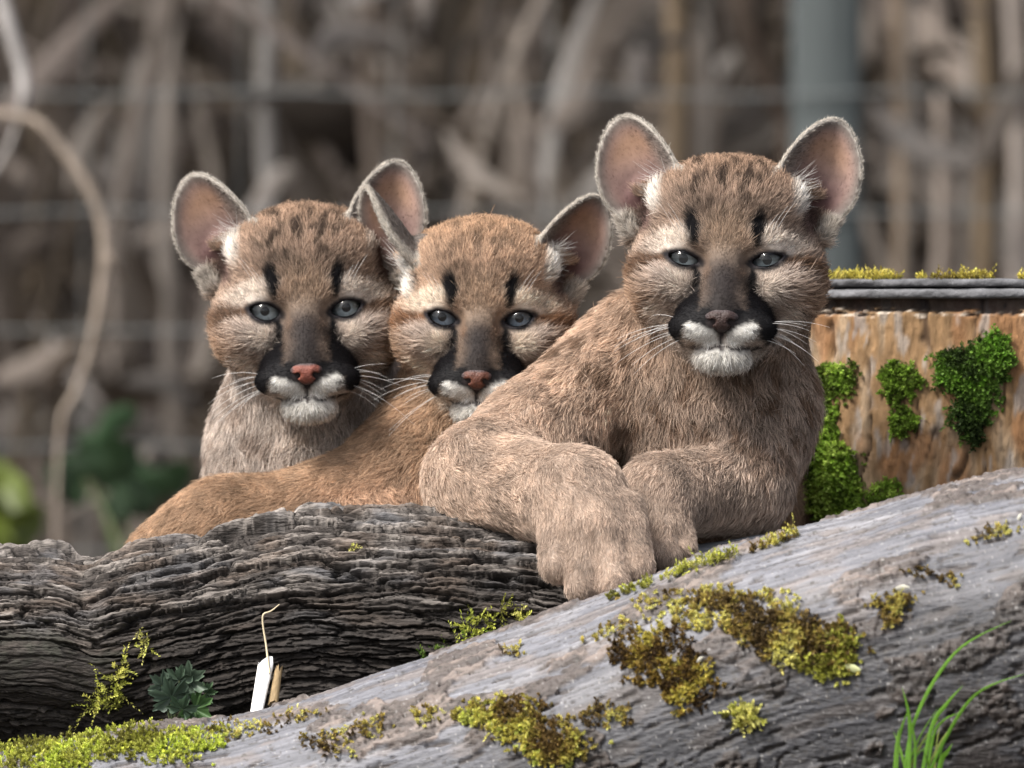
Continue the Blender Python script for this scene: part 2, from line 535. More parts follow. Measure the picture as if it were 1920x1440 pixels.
        L = np.where(inside, 5.0 + 4 * sstep(.2, .8, -un), L); L = np.where(rim, 8.0, L)
        dens = np.where(inside, .40, dens)
        lift = np.where(on, .33, lift)
        pit = np.linalg.norm((q - (e.eu * 4 - e.ev * 14 + e.nf * 30)) @ np.stack([e.eu / 40, e.ev / 44, e.nf / 60], 1), axis=1)
        col = mix(col, pal['eardeep'], (1 - sstep(.6, 1.15, pit)) * .8)
        # pale hair where the ear's inner edge joins the head
        r = np.linalg.norm((q - (-e.eu * 40 - e.ev * 2 + e.nf * 34)) @ np.stack([e.eu / 26, e.ev / 40, e.nf / 50], 1), axis=1)
        tf = 1 - sstep(.7, 1.25, r)
        col = mix(col, pal['white'], tf * .85)
        tuft = np.maximum(tuft, tf)
        r2 = np.linalg.norm(q - (e.eu * 58 + e.nf * 26 - e.ev * 12), axis=1)
        col = mix(col, np.asarray(pal['earrim']) * .8, (1 - sstep(18, 36, r2)) * .8)
    L = L + 15 * tuft; dens = np.where(tuft > .4, 1, dens)
    return np.clip(col, 0.004, 0.9), L, dens, lift

def make_eye(H, side, parent, mats, iris_r=31.0, gaze=(0, 0)):
    """eyeball with iris, pupil and clear cornea"""
    c = np.array([78.0 * side, 41.0, 0.0]); R = 34.0
    fwd = unitv((gaze[0] + .04 * side, -1, gaze[1]))
    ux = unitv(np.cross(fwd, (0, 0, 1))); uz = np.cross(ux, fwd)
    def dome(ra, r0, r1, nseg, nring, lift=0.0, bulge=0.0):
        """spherical zone about the gaze axis from ring radius r0 to r1 on a sphere of radius ra"""
        V = []; F = []
        for i in range(nring + 1):
            r = r0 + (r1 - r0) * i / nring
            hgt = math.sqrt(max(ra * ra - r * r, 0)) + lift + bulge * max(0, 1 - (r / max(r1, 1e-6)) ** 2)
            for j in range(nseg):
                a = 2 * math.pi * j / nseg
                V.append(c + fwd * hgt + ux * r * math.cos(a) + uz * r * math.sin(a))
        for i in range(nring):
            for j in range(nseg):
                k = (j + 1) % nseg
                F.append((i * nseg + j, i * nseg + k, (i + 1) * nseg + k, (i + 1) * nseg + j))
        return np.array(V), np.array(F)
    def flat(r0, r1, depth, nseg=40, nring=6, cone=0.0):
        V = []; F = []
        for i in range(nring + 1):
            r = r0 + (r1 - r0) * i / nring
            for j in range(nseg):
                a = 2 * math.pi * j / nseg
                V.append(c + fwd * (depth + cone * (r - r0) / (r1 - r0)) + ux * r * math.cos(a) + uz * r * math.sin(a))
        for i in range(nring):
            for j in range(nseg):
                k = (j + 1) % nseg
                F.append((i * nseg + j, i * nseg + k, (i + 1) * nseg + k, (i + 1) * nseg + j))
        return np.array(V), np.array(F)
    V, F = [], []
    # eyeball: a sphere open in front of the iris
    a0 = math.asin(min(.99, iris_r / R))
    n1, n2 = 16, 40
    for i in range(n1 + 1):
        th = a0 + (math.pi - a0 - .01) * i / n1
        for j in range(n2):
            ph = 2 * math.pi * j / n2
            V.append(c + fwd * R * math.cos(th) + (ux * math.cos(ph) + uz * math.sin(ph)) * R * math.sin(th))
    for i in range(n1):
        for j in range(n2):
            k = (j + 1) % n2
            F.append((i * n2 + j, (i + 1) * n2 + j, (i + 1) * n2 + k, i * n2 + k))
    eye = mesh_np('eye', W(H.world(np.array(V))), np.array(F), mats['sclera'], parent)
    dep = R * math.cos(a0)
    Vi, Fi = flat(9.0, iris_r + .6, dep - 3.0, cone=2.6)
    rr = np.linalg.norm((Vi - c) - ((Vi - c) @ fwd)[:, None] * fwd, axis=1) / iris_r
    an = np.arctan2((Vi - c) @ uz, (Vi - c) @ ux)
    ic = np.array(mats['iriscol']) * (0.55 + .55 * np.abs(np.sin(an * 13 + 2 * np.sin(an * 5))) * (1.3 - rr) + .55 * (1 - sstep(.3, .62, rr)))[:, None]
    ic = ic * (1 - .85 * sstep(.72, .98, rr))[:, None]
    mesh_np('iris', W(H.world(Vi)), Fi, mats['iris'], eye, col=ic)
    Vp, Fp = flat(0.2, 9.8, dep - 3.4)
    mesh_np('pupil', W(H.world(Vp)), Fp, mats['pupil'], eye)
    Vc, Fc = dome(R, 0.05, iris_r + .4, 40, 8, lift=.3, bulge=8.5)
    mesh_np('cornea', W(H.world(Vc)), Fc, mats['cornea'], eye)

def make_nose(H, parent, mat, wet):
    def f(Q):
        M = Q.copy(); M[:, 0] = np.abs(Q[:, 0])
        d = sd_ell(Q, (0, -84, -110), (37, 23, 28))
        # tapers to the lip
        d = smax(d, (M[:, 0] - 12) * .80 - (Q[:, 2] + 136) * .60, 8)
        d = smin(d, sd_cone(M, (12, -94, -103), (29, -84, -106), 10, 10), 8)
        # nostrils: a round opening with a slit running outwards and up
        d = smax(d, -sd_cone(M, (17, -112, -116), (22, -84, -116), 6.5, 6.0), 4)
        d = smax(d, -sd_cone(M, (22, -104, -118), (38, -84, -112), 3.6, 3.0), 3)
        d = smax(d, -sd_cone(Q, (0, -112, -118), (0, -106, -142), 1.6, 2.2), 3)
        return d
    V, F = polygonise(f, (-52, -116, -150), (52, -50, -76), 1.7)
    x, z = np.abs(V[:, 0]), V[:, 2]
    c = np.tile(np.asarray(wet, float), (len(V), 1)) * (1 + .3 * noise(V.astype(np.float32), 1 / 9., 2))[:, None]
    c = mix(c, (.045, .032, .032), np.maximum(sstep(-98, -90, z), sstep(25, 34, x)))
    c = mix(c, (.03, .02, .02), 1 - sstep(-140, -128, z))
    c = mix(c, (.01, .008, .008), np.maximum(segm(x, z, (18, -116), (24, -116), 4, 4, 3), segm(x, z, (24, -117), (36, -112), 2, 2, 2)))
    V = (V - np.array([0, -88, -112])) * np.array([.86, .9, .86]) + np.array([0, -89, -119])
    mesh_np('nose', W(H.world(V)), F, mat, parent, col=c)

def hair_object(name, parent, pts, radius, cols, mat):
    """pts (n,k,3) metres; radius (n,k) metres; cols (n,3)"""
    n, k = pts.shape[:2]
    hc = bpy.data.hair_curves.new(name)
    hc.add_curves([k] * n)
    hc.attributes['position'].data.foreach_set('vector', np.ascontiguousarray(pts, np.float32).ravel())
    ra = hc.attributes.get('radius') or hc.attributes.new('radius', 'FLOAT', 'POINT')
    ra.data.foreach_set('value', np.ascontiguousarray(radius, np.float32).ravel())
    ca = hc.attributes.new('col', 'FLOAT_COLOR', 'CURVE')
    c4 = np.ones((n, 4), np.float32); c4[:, :3] = cols
    ca.data.foreach_set('color', c4.ravel())
    hc.materials.append(mat)
    return link(bpy.data.objects.new(name, hc), parent)

FUR_DENSITY = 1.0

def build_cub(name, label, H, prims, pal, mats, root, n_fur, vox=5.0, seed=0, eye=None, skin_mat=None, furm=None, whisk=(10, 1.0), base=None, hidden=None):
    """prims: (a, b, ra, rb, k, colour key, hair length, flow or None) in units"""
    r_ = np.random.default_rng(100 + seed)
    def sdf(P):
        d = H.sdf(P)
        for p in prims:
            d = smin(d, sd_cone(P, p[0], p[1], p[2], p[3]), p[4])
        if base is not None: d = base(P, d)
        return d
    lo = np.min([np.minimum(p[0] - p[2], p[1] - p[3]) for p in prims] + [H.pos - 330 * H.scale], 0) - 12
    hi = np.max([np.maximum(p[0] + p[2], p[1] + p[3]) for p in prims] + [H.pos + 330 * H.scale], 0) + 12
    hi = np.minimum(hi, [1e9, max(p[1][1] + p[3] for p in prims) + 12, H.pos[2] + 330 * H.scale])
    V, F = polygonise(sdf, lo, hi, vox)
    N = vnormals(V, F)
    # weights of head and of every body piece at the vertices
    Vf = V.astype(np.float32)
    dh = H.sdf(Vf)
    D = np.stack([sd_cone(Vf, p[0], p[1], p[2], p[3]) for p in prims], 1)
    Wt = np.exp(-np.clip(D, -200, 400) / 22.0)
    wh = np.exp(-np.clip(dh, -200, 400) / 22.0)
    tot = Wt.sum(1) + wh
    wh = wh / tot; Wt = Wt / tot[:, None]
    bcol = np.array([pal[p[5]] for p in prims]); blen = np.array([p[6] for p in prims], float)
    bmot = np.array([{'chest': .85, 'neck': .8, 'white_chest': .5, 'shoulder': .75, 'torso': .25}.get(p[5], .12) for p in prims])
    bflow = np.array([unitv(p[7]) if p[7] is not None else unitv(p[1] - p[0]) for p in prims])
    def coat(P, Nn, wh, Wt):
        Q = H.local(P.astype(np.float32)).astype(np.float64)
        ch, Lh, dens, lift = head_coat(H, Q, pal)
        Lh = Lh * H.scale
        wb = Wt.sum(1) + 1e-9
        cb = (Wt @ bcol) / wb[:, None]; Lb = (Wt @ blen) / wb
        nz = fbm(P.astype(np.float32), 1 / 60., 3, 21 + seed)
        cb = cb * (1 + .32 * nz)[:, None]
        cb = mix(cb, pal['under'], sstep(.10, .34, fbm((P * np.array([1, 1, .7])).astype(np.float32), 1 / 32., 3, 33)) * (Wt @ bmot))
        hw = sstep(.35, .65, wh)
        col = ch * hw[:, None] + cb * (1 - hw)[:, None]
        L = Lh * hw + Lb * (1 - hw)
        dens = dens * hw + (1 - hw)
        lift = lift * hw + .40 * (1 - hw)
        f_h = (Q - np.array([0, -112, -100])); f_h /= np.linalg.norm(f_h, axis=1, keepdims=True) + 1e-9
        for e in H.ears:
            un, w, ell, sh = e.coords(Q.astype(np.float32))
            q = Q - e.B; v = q @ e.ev
            on = (ell < 1.15) & (np.abs(sh) < 18) & (v > 8)
            up = e.ev * .8 + e.eu * (np.clip(un, -1, 1) * .5)[:, None]
            cross = e.eu * .85 + e.ev * .55
            inner = on & (sh > 0) & (un < -.1) & (ell < .95)
            f_h = np.where(on[:, None], up, f_h)
            f_h = np.where(inner[:, None], cross, f_h)
        f_h = f_h @ H.R.T.astype(np.float64)
        f_b = (Wt @ bflow); f_b /= np.linalg.norm(f_b, axis=1, keepdims=True) + 1e-9
        flow = f_h * hw[:, None] + f_b * (1 - hw)[:, None]
        return col, L, dens, lift, flow
    colv, Lv, densv, _, _ = coat(V, N, wh, Wt)
    bare = np.where(densv < .45, 1.0, .55)
    body = mesh_np('body', W(V), F, skin_mat, root, col=colv * bare[:, None])
    # ---- fur
    T = np.concatenate([F[:, [0, 1, 2]], F[:, [0, 2, 3]]])
    A = np.linalg.norm(np.cross(V[T[:, 1]] - V[T[:, 0]], V[T[:, 2]] - V[T[:, 0]]), axis=1)
    fac = -N[T].mean(1)[:, 1]
    wgt = A * densv[T].mean(1) * (0.10 + .90 * sstep(-.65, -.25, fac)) * (1 + .5 * wh[T].mean(1)) / np.clip(Lv[T].mean(1) / 22, .55, 1.5) ** .8
    wgt = wgt * np.where(V[T[:, 0], 1] > H.pos[1] + 520, .08, 1)
    tpx = to_px(V[T[:, 0]])
    if hidden is not None: wgt = wgt * np.where(hidden(tpx[:, 0], tpx[:, 1], V[T[:, 0], 1]), .04, 1)
    n = int(n_fur * FUR_DENSITY)
    t = np.searchsorted(np.cumsum(wgt) / wgt.sum(), r_.random(n)); t = np.minimum(t, len(T) - 1)
    b = r_.random((n, 2)); fl = b.sum(1) > 1; b[fl] = 1 - b[fl]
    b = np.concatenate([1 - b.sum(1, keepdims=True), b], 1)
    tri = T[t]
    P = (V[tri] * b[..., None]).sum(1); Nn = (N[tri] * b[..., None]).sum(1)
    Nn /= np.linalg.norm(Nn, axis=1, keepdims=True) + 1e-9
    whs = (wh[tri] * b).sum(1); Ws = (Wt[tri] * b[..., None]).sum(1)
    col, L, dens, lift, flow = coat(P, Nn, whs, Ws)
    keep = r_.random(n) < np.clip(dens, 0, 1) * 1.0 + (dens >= .4) * .6
    P, Nn, whs, col, L, lift, flow = [a[keep] for a in (P, Nn, whs, col, L, lift, flow)]
    n = len(P)
    Pf = P.astype(np.float32)
    jit = np.stack([noise(Pf, 1 / 46., 41), noise(Pf, 1 / 46., 42), noise(Pf, 1 / 46., 43)], 1) * .75
    jit += np.stack([noise(Pf, 1 / 15., 44), noise(Pf, 1 / 15., 45), noise(Pf, 1 / 15., 46)], 1) * .55
    jit *= (0.35 + .65 * (1 - sstep(.4, .9, whs)))[:, None]
    flow = flow + jit + r_.normal(size=(n, 3)) * .26
    flow -= Nn * (flow * Nn).sum(1, keepdims=True)
    flow /= np.linalg.norm(flow, axis=1, keepdims=True) + 1e-9
    L = L * np.clip(1 + .30 * r_.normal(size=n), .35, 1.9)
    lf = np.clip(lift + .11 * r_.normal(size=n), .10, .95)
    d0 = flow * np.cos(lf * 1.5)[:, None] + Nn * np.sin(lf * 1.5)[:, None]
    d1 = flow * np.cos(lf * .75)[:, None] + Nn * np.sin(lf * .75)[:, None]
    d2 = flow * np.cos(lf * .35)[:, None] + Nn * np.sin(lf * .35)[:, None]
    p0 = P - Nn * 1.5
    p1 = p0 + d0 * (L * .33)[:, None]; p2 = p1 + d1 * (L * .34)[:, None]; p3 = p2 + d2 * (L * .33)[:, None]
    # clumps
    wv = np.stack([noise(Pf, 1 / 20., 51), noise(Pf, 1 / 20., 52), noise(Pf, 1 / 20., 53)], 1) * 14
    size = np.where(whs > .5, 11.0, 19.0)[:, None]
    key = np.floor((P + wv) / size).astype(np.int64)
    key = (key[:, 0] * 73856093) ^ (key[:, 1] * 19349663) ^ (key[:, 2] * 83492791)
    _, inv, cnt = np.unique(key, return_inverse=True, return_counts=True)
    inv = inv.ravel()
    c3 = np.stack([np.bincount(inv, p3[:, k]) for k in range(3)], 1) / cnt[:, None]
    c2 = np.stack([np.bincount(inv, p2[:, k]) for k in range(3)], 1) / cnt[:, None]
    cl = (.36 * (1 - .7 * whs))[:, None] * np.clip(r_.random((n, 1)) * 1.6, .2, 1)
    ok = (np.linalg.norm(c3[inv] - p3, axis=1) < 26)[:, None]
    p3 = np.where(ok, p3 + (c3[inv] - p3) * cl, p3); p2 = np.where(ok, p2 + (c2[inv] - p2) * cl * .45, p2)
    pts = np.stack([p0, p1, p2, p3], 1)
    # ticked coat: dark-tipped and pale hairs among the rest
    lum = 1 + (.16 + .06 * whs) * r_.normal(size=n)
    u = r_.random(n)
    lum = np.where(u < .08 + .04 * whs, lum * .45, lum); lum = np.where(u > .90, lum * 1.4, lum)
    clv = 1 + .07 * r_.normal(size=len(cnt))
    col = np.clip(col * (np.clip(lum, .25, 1.7) * np.clip(clv[inv], .6, 1.4))[:, None], .003, .92)
    rad = np.clip(L / 26, .55, 1.25)[:, None] * np.array([.42, .40, .31, .08])[None] * UNIT
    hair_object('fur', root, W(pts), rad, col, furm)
    # ---- whiskers
    wp, wr = [], []
    for side in (-1, 1):
        for k in range(whisk[0]):
            row, cpos = k % 4, r_.random()
            o = np.array([side * (62 + 30 * cpos), -78 + 42 * cpos, -120 - 11 * row + r_.normal() * 3])
            ln = (50 + 95 * r_.random()) * whisk[1]
            d = unitv((side * 1.0, .10 + .35 * r_.random(), .16 - .20 * row + .16 * r_.normal()))
            dr = np.array([0, .05, -.20 - .12 * r_.random()])
            wp.append([o + d * ln * s + dr * ln * s * s for s in np.linspace(0, 1, 7)])
            wr.append(np.linspace(.50, .10, 7))
        for k in range(3):
            o = np.array([side * (72 + 10 * k), 2 + 5 * k, 42 + 3 * k]); d = unitv((side * .35, -.5, .8)); ln = 45 + 25 * r_.random()
            wp.append([o + d * ln * s + np.array([side * .2, .3, .1]) * ln * s * s for s in np.linspace(0, 1, 7)])
            wr.append(np.linspace(.4, .1, 7))
    wp = np.array(wp)
    wpw = H.world(wp.reshape(-1, 3)).reshape(wp.shape)
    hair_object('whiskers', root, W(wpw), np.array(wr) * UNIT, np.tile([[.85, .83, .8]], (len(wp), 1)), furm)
    # ---- long pale hair inside the ears
    ep, er, ec = [], [], []
    for e in H.ears:
        for k in range(170):
            u0 = -.74 + .26 * r_.random(); v0 = -22 + 75 * r_.random()**1.5
            o = e.B + e.eu * (u0 * e.a) + e.ev * v0 + e.nf * (24 + 10 * r_.random())
            d = unitv(e.eu * (.9 + .4 * r_.normal()) + e.ev * (.45 + .4 * r_.normal()) + e.nf * (.18 + .2 * r_.normal()))
            ln = 18 + 42 * r_.random()
            bend = -e.nf * .1 + e.ev * .18
            ep.append([o + d * ln * s + bend * ln * s * s for s in np.linspace(0, 1, 5)])
            er.append(np.linspace(.36, .08, 5)); ec.append(np.array([.70, .67, .63]) * (.6 + .6 * r_.random()))
    ep = np.array(ep)
    hair_object('ear_hair', root, W(H.world(ep.reshape(-1, 3)).reshape(ep.shape)), np.array(er) * UNIT, np.array(ec), furm)
    for s_ in (-1, 1): make_eye(H, s_, root, mats, **(eye or {}))
    make_nose(H, root, mats['nose'], pal['nose'])
    return body

PAL = dict(
    tan=(.375, .275, .208), rufous=(.32, .205, .132), dark=(.035, .022, .015), buff=(.54, .40, .285), pale=(.69, .595, .51), greybuff=(.49, .41, .352),
    brown=(.13, .075, .045), ochre=(.32, .19, .105), bridge=(.012, .0095, .0098), black=(.007, .006, .0065), white=(.86, .83, .77),
    earskin=(.225, .15, .128), earwarm=(.27, .165, .112), eardeep=(.09, .048, .045), eargrey=(.21, .18, .158), earrim=(.62, .57, .50),
    neck=(.36, .265, .195), chest=(.46, .375, .31), arm=(.54, .415, .325), paw=(.48, .375, .30), torso=(.42, .25, .14), under=(.15, .09, .055),
    white_chest=(.50, .43, .375), shoulder=(.54, .40, .30), pink=(.55, .36, .25), nose=(.34, .12, .075), streak=1.0)

def ears_std(l=None, r=None):
    out = []
    for side, k in ((-1, l), (1, r)):
        k = k or {}
        base = k.get('base', (138, 132, 100)); tip = k.get('tip', (204, 122, 262)); face = k.get('face', (.34, -.94, .05))
        f = lambda p: (p[0] * side, p[1], p[2])
        out.append(Ear(side, f(base), f(tip), f(face), k.get('a', 80.0), k.get('curl', 1.0), k.get('length', 184.0)))
    return out

# ---------------------------------------------------------------- ground
def ground_height(X, Y):
    """units; a terrace behind the logs, then a bank that closes the view"""
    h = -1250 + 640 * sstep(-150, 250, Y) + 9000 * sstep(17000, 38000, Y)
    return h
gx = np.concatenate([np.linspace(-400000, -9000, 14), np.linspace(-8000, 8000, 120), np.linspace(9000, 400000, 14)])
gy = np.concatenate([np.linspace(-400000, -26000, 12), np.linspace(-24000, -1500, 30), np.linspace(-1400, 1400, 50), np.linspace(1700, 44000, 110), np.linspace(46000, 400000, 14)])
GX, GY = np.meshgrid(gx, gy, indexing='ij')
gp = np.stack([GX.ravel(), GY.ravel(), np.zeros(GX.size)], 1)
gz = ground_height(gp[:, 0], gp[:, 1])
gp[:, 2] = gz + 40 * fbm(gp.astype(np.float32), 1 / 500., 3, 2) + 220 * fbm(gp.astype(np.float32), 1 / 3500., 2, 6) * sstep(16000, 24000, gp[:, 1])
nx_, ny_ = len(gx), len(gy)
ii, jj = np.meshgrid(np.arange(nx_ - 1), np.arange(ny_ - 1), indexing='ij')
gf = np.stack([ii * ny_ + jj, (ii + 1) * ny_ + jj, (ii + 1) * ny_ + jj + 1, ii * ny_ + jj + 1], -1).reshape(-1, 4)
gc = np.tile([[.05, .037, .028]], (len(gp), 1)) * (1 + .5 * fbm(gp.astype(np.float32), 1 / 900., 3, 12))[:, None]
ground_m = attr_mat('leaf_litter_earth', rough=.95, spec=.1, var=.5, noise_scale=40, bump=1.0, bump_scale=90)
tag(mesh_np('ground', W(gp), gf, ground_m, col=gc), kind='structure')

# ---------------------------------------------------------------- logs
def log_grid(xs, top, rad, dep, th):
    """grid of a lying log: xs px positions; top, rad, dep arrays along it; th angles (0 up, 90 deg towards the camera)"""
    X, TH = np.meshgrid(xs, th, indexing='ij')
    sh = X.shape
    R = np.broadcast_to(rad[:, None], sh); D = np.broadcast_to(dep[:, None], sh)
    Zc = np.broadcast_to((720 - top - rad)[:, None], sh)
    return X, TH, R, D, Zc

def grid_faces(n, m, wrap=True):
    i, j = np.meshgrid(np.arange(n - 1), np.arange(m if wrap else m - 1), indexing='ij')
    j2 = (j + 1) % m
    return np.stack([i * m + j, i * m + j2, (i + 1) * m + j2, (i + 1) * m + j], -1).reshape(-1, 4)

def log_mesh(name, xs, prof, th, disp, colour, mat, parent=None):
    p = np.array(prof, float)
    top = np.interp(xs, p[:, 0], p[:, 1]); rad = np.interp(xs, p[:, 0], p[:, 2]); dep = np.interp(xs, p[:, 0], p[:, 3])
    k = np.ones(15) / 15
    sm = lambda a: np.convolve(np.pad(a, 7, mode='edge'), k, 'valid')
    top, rad, dep = sm(top), sm(rad), sm(dep)
    X, TH, R, D, Zc = log_grid(xs, top, rad, dep, th)
    a = X.ravel(); b = (R * TH).ravel(); t = TH.ravel()
    cyl = np.stack([a, R.ravel() * np.sin(t), R.ravel() * np.cos(t)], 1)
    h, info = disp(a, b, t, cyl)
    r = R.ravel() + h
    f = 1 + D.ravel() / DU
    V = np.stack([(a - 960) * f, D.ravel() - np.sin(t) * r, Zc.ravel() * f + np.cos(t) * r], 1)
    F = grid_faces(len(xs), len(th))
    # end faces
    c0, c1 = V[:len(th)].mean(0), V[-len(th):].mean(0)
    V = np.concatenate([V, [c0, c1]]); n0 = len(V) - 2
    m = len(th); o = (len(xs) - 1) * m; j = np.arange(m); j2 = (j + 1) % m
    caps = np.concatenate([np.stack([np.full(m, n0), j2, j], 1), np.stack([np.full(m, n0 + 1), o + j, o + j2], 1)])
    col = colour(a, b, t, cyl, h, info); col = np.concatenate([col, np.tile([[.22, .17, .12]], (2, 1))])
    ob = mesh_np(name, W(V), [F, caps], mat, parent, col=np.clip(col, .004, .85))
    return ob, V, F

def angles(lo, hi, n, m):
    return np.radians(np.concatenate([np.linspace(lo, hi, n, endpoint=False), np.linspace(hi, lo + 360, m, endpoint=False)]))

bark_m = attr_mat('dark_bark', rough=.85, spec=.2, var=.5, noise_scale=420, bump=1.0, bump_scale=700, stretch=(.25, 1, 1))

def plates(u, v, seed):
    """elongated cells: distance to the seam between two plates, offset inside the plate, and two random numbers per plate"""
    iu, iv = np.floor(u).astype(np.int64), np.floor(v).astype(np.int64)
    d1 = np.full(len(u), 9.0); d2 = np.full(len(u), 9.0); r1 = np.zeros(len(u)); r2 = np.zeros(len(u)); dv = np.zeros(len(u))
    for a_ in (-1, 0, 1):
        for b_ in (-1, 0, 1):
            cu, cv = iu + a_, iv + b_
            hsh = (_perm[(_perm[(cu + seed) & 255] + cv) & 255]).astype(np.int64)
            ru = _perm[(hsh + 17) & 255] / 255.; rv = _perm[(hsh + 91) & 255] / 255.
            du, dw = cu + .1 + .8 * ru - u, cv + .1 + .8 * rv - v
            d = np.abs(du) * .75 + np.abs(dw) + .25 * np.maximum(np.abs(du), np.abs(dw))
            near = d < d1
            d2 = np.where(near, d1, np.minimum(d2, d))
            r1 = np.where(near, ru, r1); r2 = np.where(near, rv, r2); dv = np.where(near, -dw, dv); d1 = np.where(near, d, d1)
    return d2 - d1, dv, r1, r2

def dark_disp(a, b, t, cyl):
    q = np.stack([a, b, np.zeros_like(a)], 1).astype(np.float32)
    aw = a + 34 * noise(q, (1 / 60., 1 / 14., 1), 21) + 14 * noise(q, (1 / 22., 1 / 8., 1), 22)
    bw = b + 16 * noise(q, (1 / 330., 1 / 150., 1), 1) + 6 * noise(q, (1 / 70., 1 / 40., 1), 2) + 2.5 * noise(q, (1 / 16., 1 / 12., 1), 25)
    q2 = np.stack([a, bw, np.zeros_like(a)], 1).astype(np.float32)
    n1 = noise(q2, (1 / 190., 1 / 24., 1), 3); n2 = noise(q2, (1 / 90., 1 / 9., 1), 4); fine = noise(q2, (1 / 26., 1 / 3.6, 1), 19)
    smooth = ellm(a, -b, 120, -330, 190, 70, 0, .5)      # worn, smoother patch low on the thick end
    rough = 1 - .8 * smooth
    e1, v1, p1, p2 = plates(aw / 210, bw / 25, 5)
    e2, v2, p3, p4 = plates(aw / 80 + 7.3, bw / 9.5 + 3.1, 40)
    seam1 = 1 - sstep(.02, .20, e1); seam2 = 1 - sstep(.02, .22, e2)
    h = rough * (13 * (p1 - .5) + 10 * v1 * (p2 > .25) - 15 * seam1 + 5 * (p3 - .5) + 5 * v2 - 5 * seam2 + 3 * n2 + 2.2 * fine)
    h += 18 * noise(q, (1 / 300., 1 / 160., 1), 8) + 3 * rough * fbm(cyl.astype(np.float32), (1 / 30., 1 / 9., 1 / 9.), 2, 10)
    # long drying cracks that run with the grain
    lc = noise(q2, (1 / 520., 1 / 70., 1), 27); crack = (1 - sstep(0, .035, np.abs(lc))) * sstep(-.15, .2, noise(q, (1 / 260., 1 / 90., 1), 28))
    h -= 20 * crack
    c1 = np.clip(np.maximum(seam1, crack), 0, 1); c2 = seam2
    n1 = 1.3 * (p1 - .5) + .5 * n1; fine = fine + .8 * (p3 - .5)
    # step where the bark is broken away
    h -= 22 * sstep(205, 160, a + 24 * noise(q, (1 / 80., 1 / 60., 1), 11)) * sstep(-60, 90, b) * (1 - .4 * smooth)
    # lifted plates of bark on top
    for (ax, bx, rx, rb, up) in ((600, -40, 55, 16, 26), (470, 55, 85, 24, 22), (300, 12, 70, 16, 16), (95, -8, 45, 18, 18), (20, 22, 50, 22, 18), (700, 30, 90, 18, 13), (880, 22, 110, 16, 12)):
        h += up * ellm(a, bw, ax, bx, rx, rb, 0, .3)
    return h, (c1, c2, n1, n2 + .7 * fine, smooth)

def dark_col(a, b, t, cyl, h, info):
    c1, c2, n1, n2, smooth = info
    q = np.stack([a, b, np.zeros_like(a)], 1).astype(np.float32)
    base = np.tile([[.058, .05, .045]], (len(a), 1))
    base = mix(base, (.25, .222, .20), sstep(.0, .6, .6 * n1 + .5 * n2 + .8 * noise(q, (1 / 70., 1 / 9., 1), 15)) * .9)
    base = mix(base, np.asarray((.13, .095, .072)), sstep(.0, .4, fbm(q, (1 / 160., 1 / 50., 1), 2, 26)) * .5)
    base = mix(base, (.12, .122, .13), sstep(.1, .5, fbm(q, (1 / 130., 1 / 60., 1), 2, 16)) * .5)
    base = mix(base, (.10, .09, .08), smooth * .7)
    base = mix(base, (.07, .085, .06), smooth * sstep(.05, .4, fbm(q, (1 / 50., 1 / 40., 1), 2, 18)) * .6)
    base = mix(base, (.010, .008, .007), np.clip(np.maximum(c1, c2 * .75), 0, 1) * .92)
    lowshade = sstep(120, 360, b + 50 * noise(q, (1 / 120., 1 / 60., 1), 17))  # shade on the log's lower side, painted into the bark colour
    base = mix(base, (.018, .015, .013), lowshade * .92)
    return base

th = angles(-75, 165, 440, 40)
PROF_DARK = [(-620, 1050, 190, -110), (-160, 1026, 195, -110), (0, 1028, 195, -110), (105, 1034, 195, -110), (185, 1052, 188, -110), (260, 1034, 190, -105), (400, 1006, 200, -100),
             (560, 974, 208, -100), (700, 974, 208, -100), (1000, 986, 195, -100), (1100, 992, 185, -105), (1250, 1030, 160, -110), (1330, 1050, 140, -110)]
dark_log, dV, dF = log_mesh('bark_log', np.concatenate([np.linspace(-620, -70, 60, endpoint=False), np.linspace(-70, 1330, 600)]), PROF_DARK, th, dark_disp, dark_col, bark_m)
tag(dark_log, 'dark log in deeply furrowed bark lying under the cubs and behind the grey log', 'log')

wood_m = attr_mat('weathered_wood', rough=.62, spec=.35, var=.22, noise_scale=220, bump=.55, bump_scale=500, stretch=(.12, 1, 1))

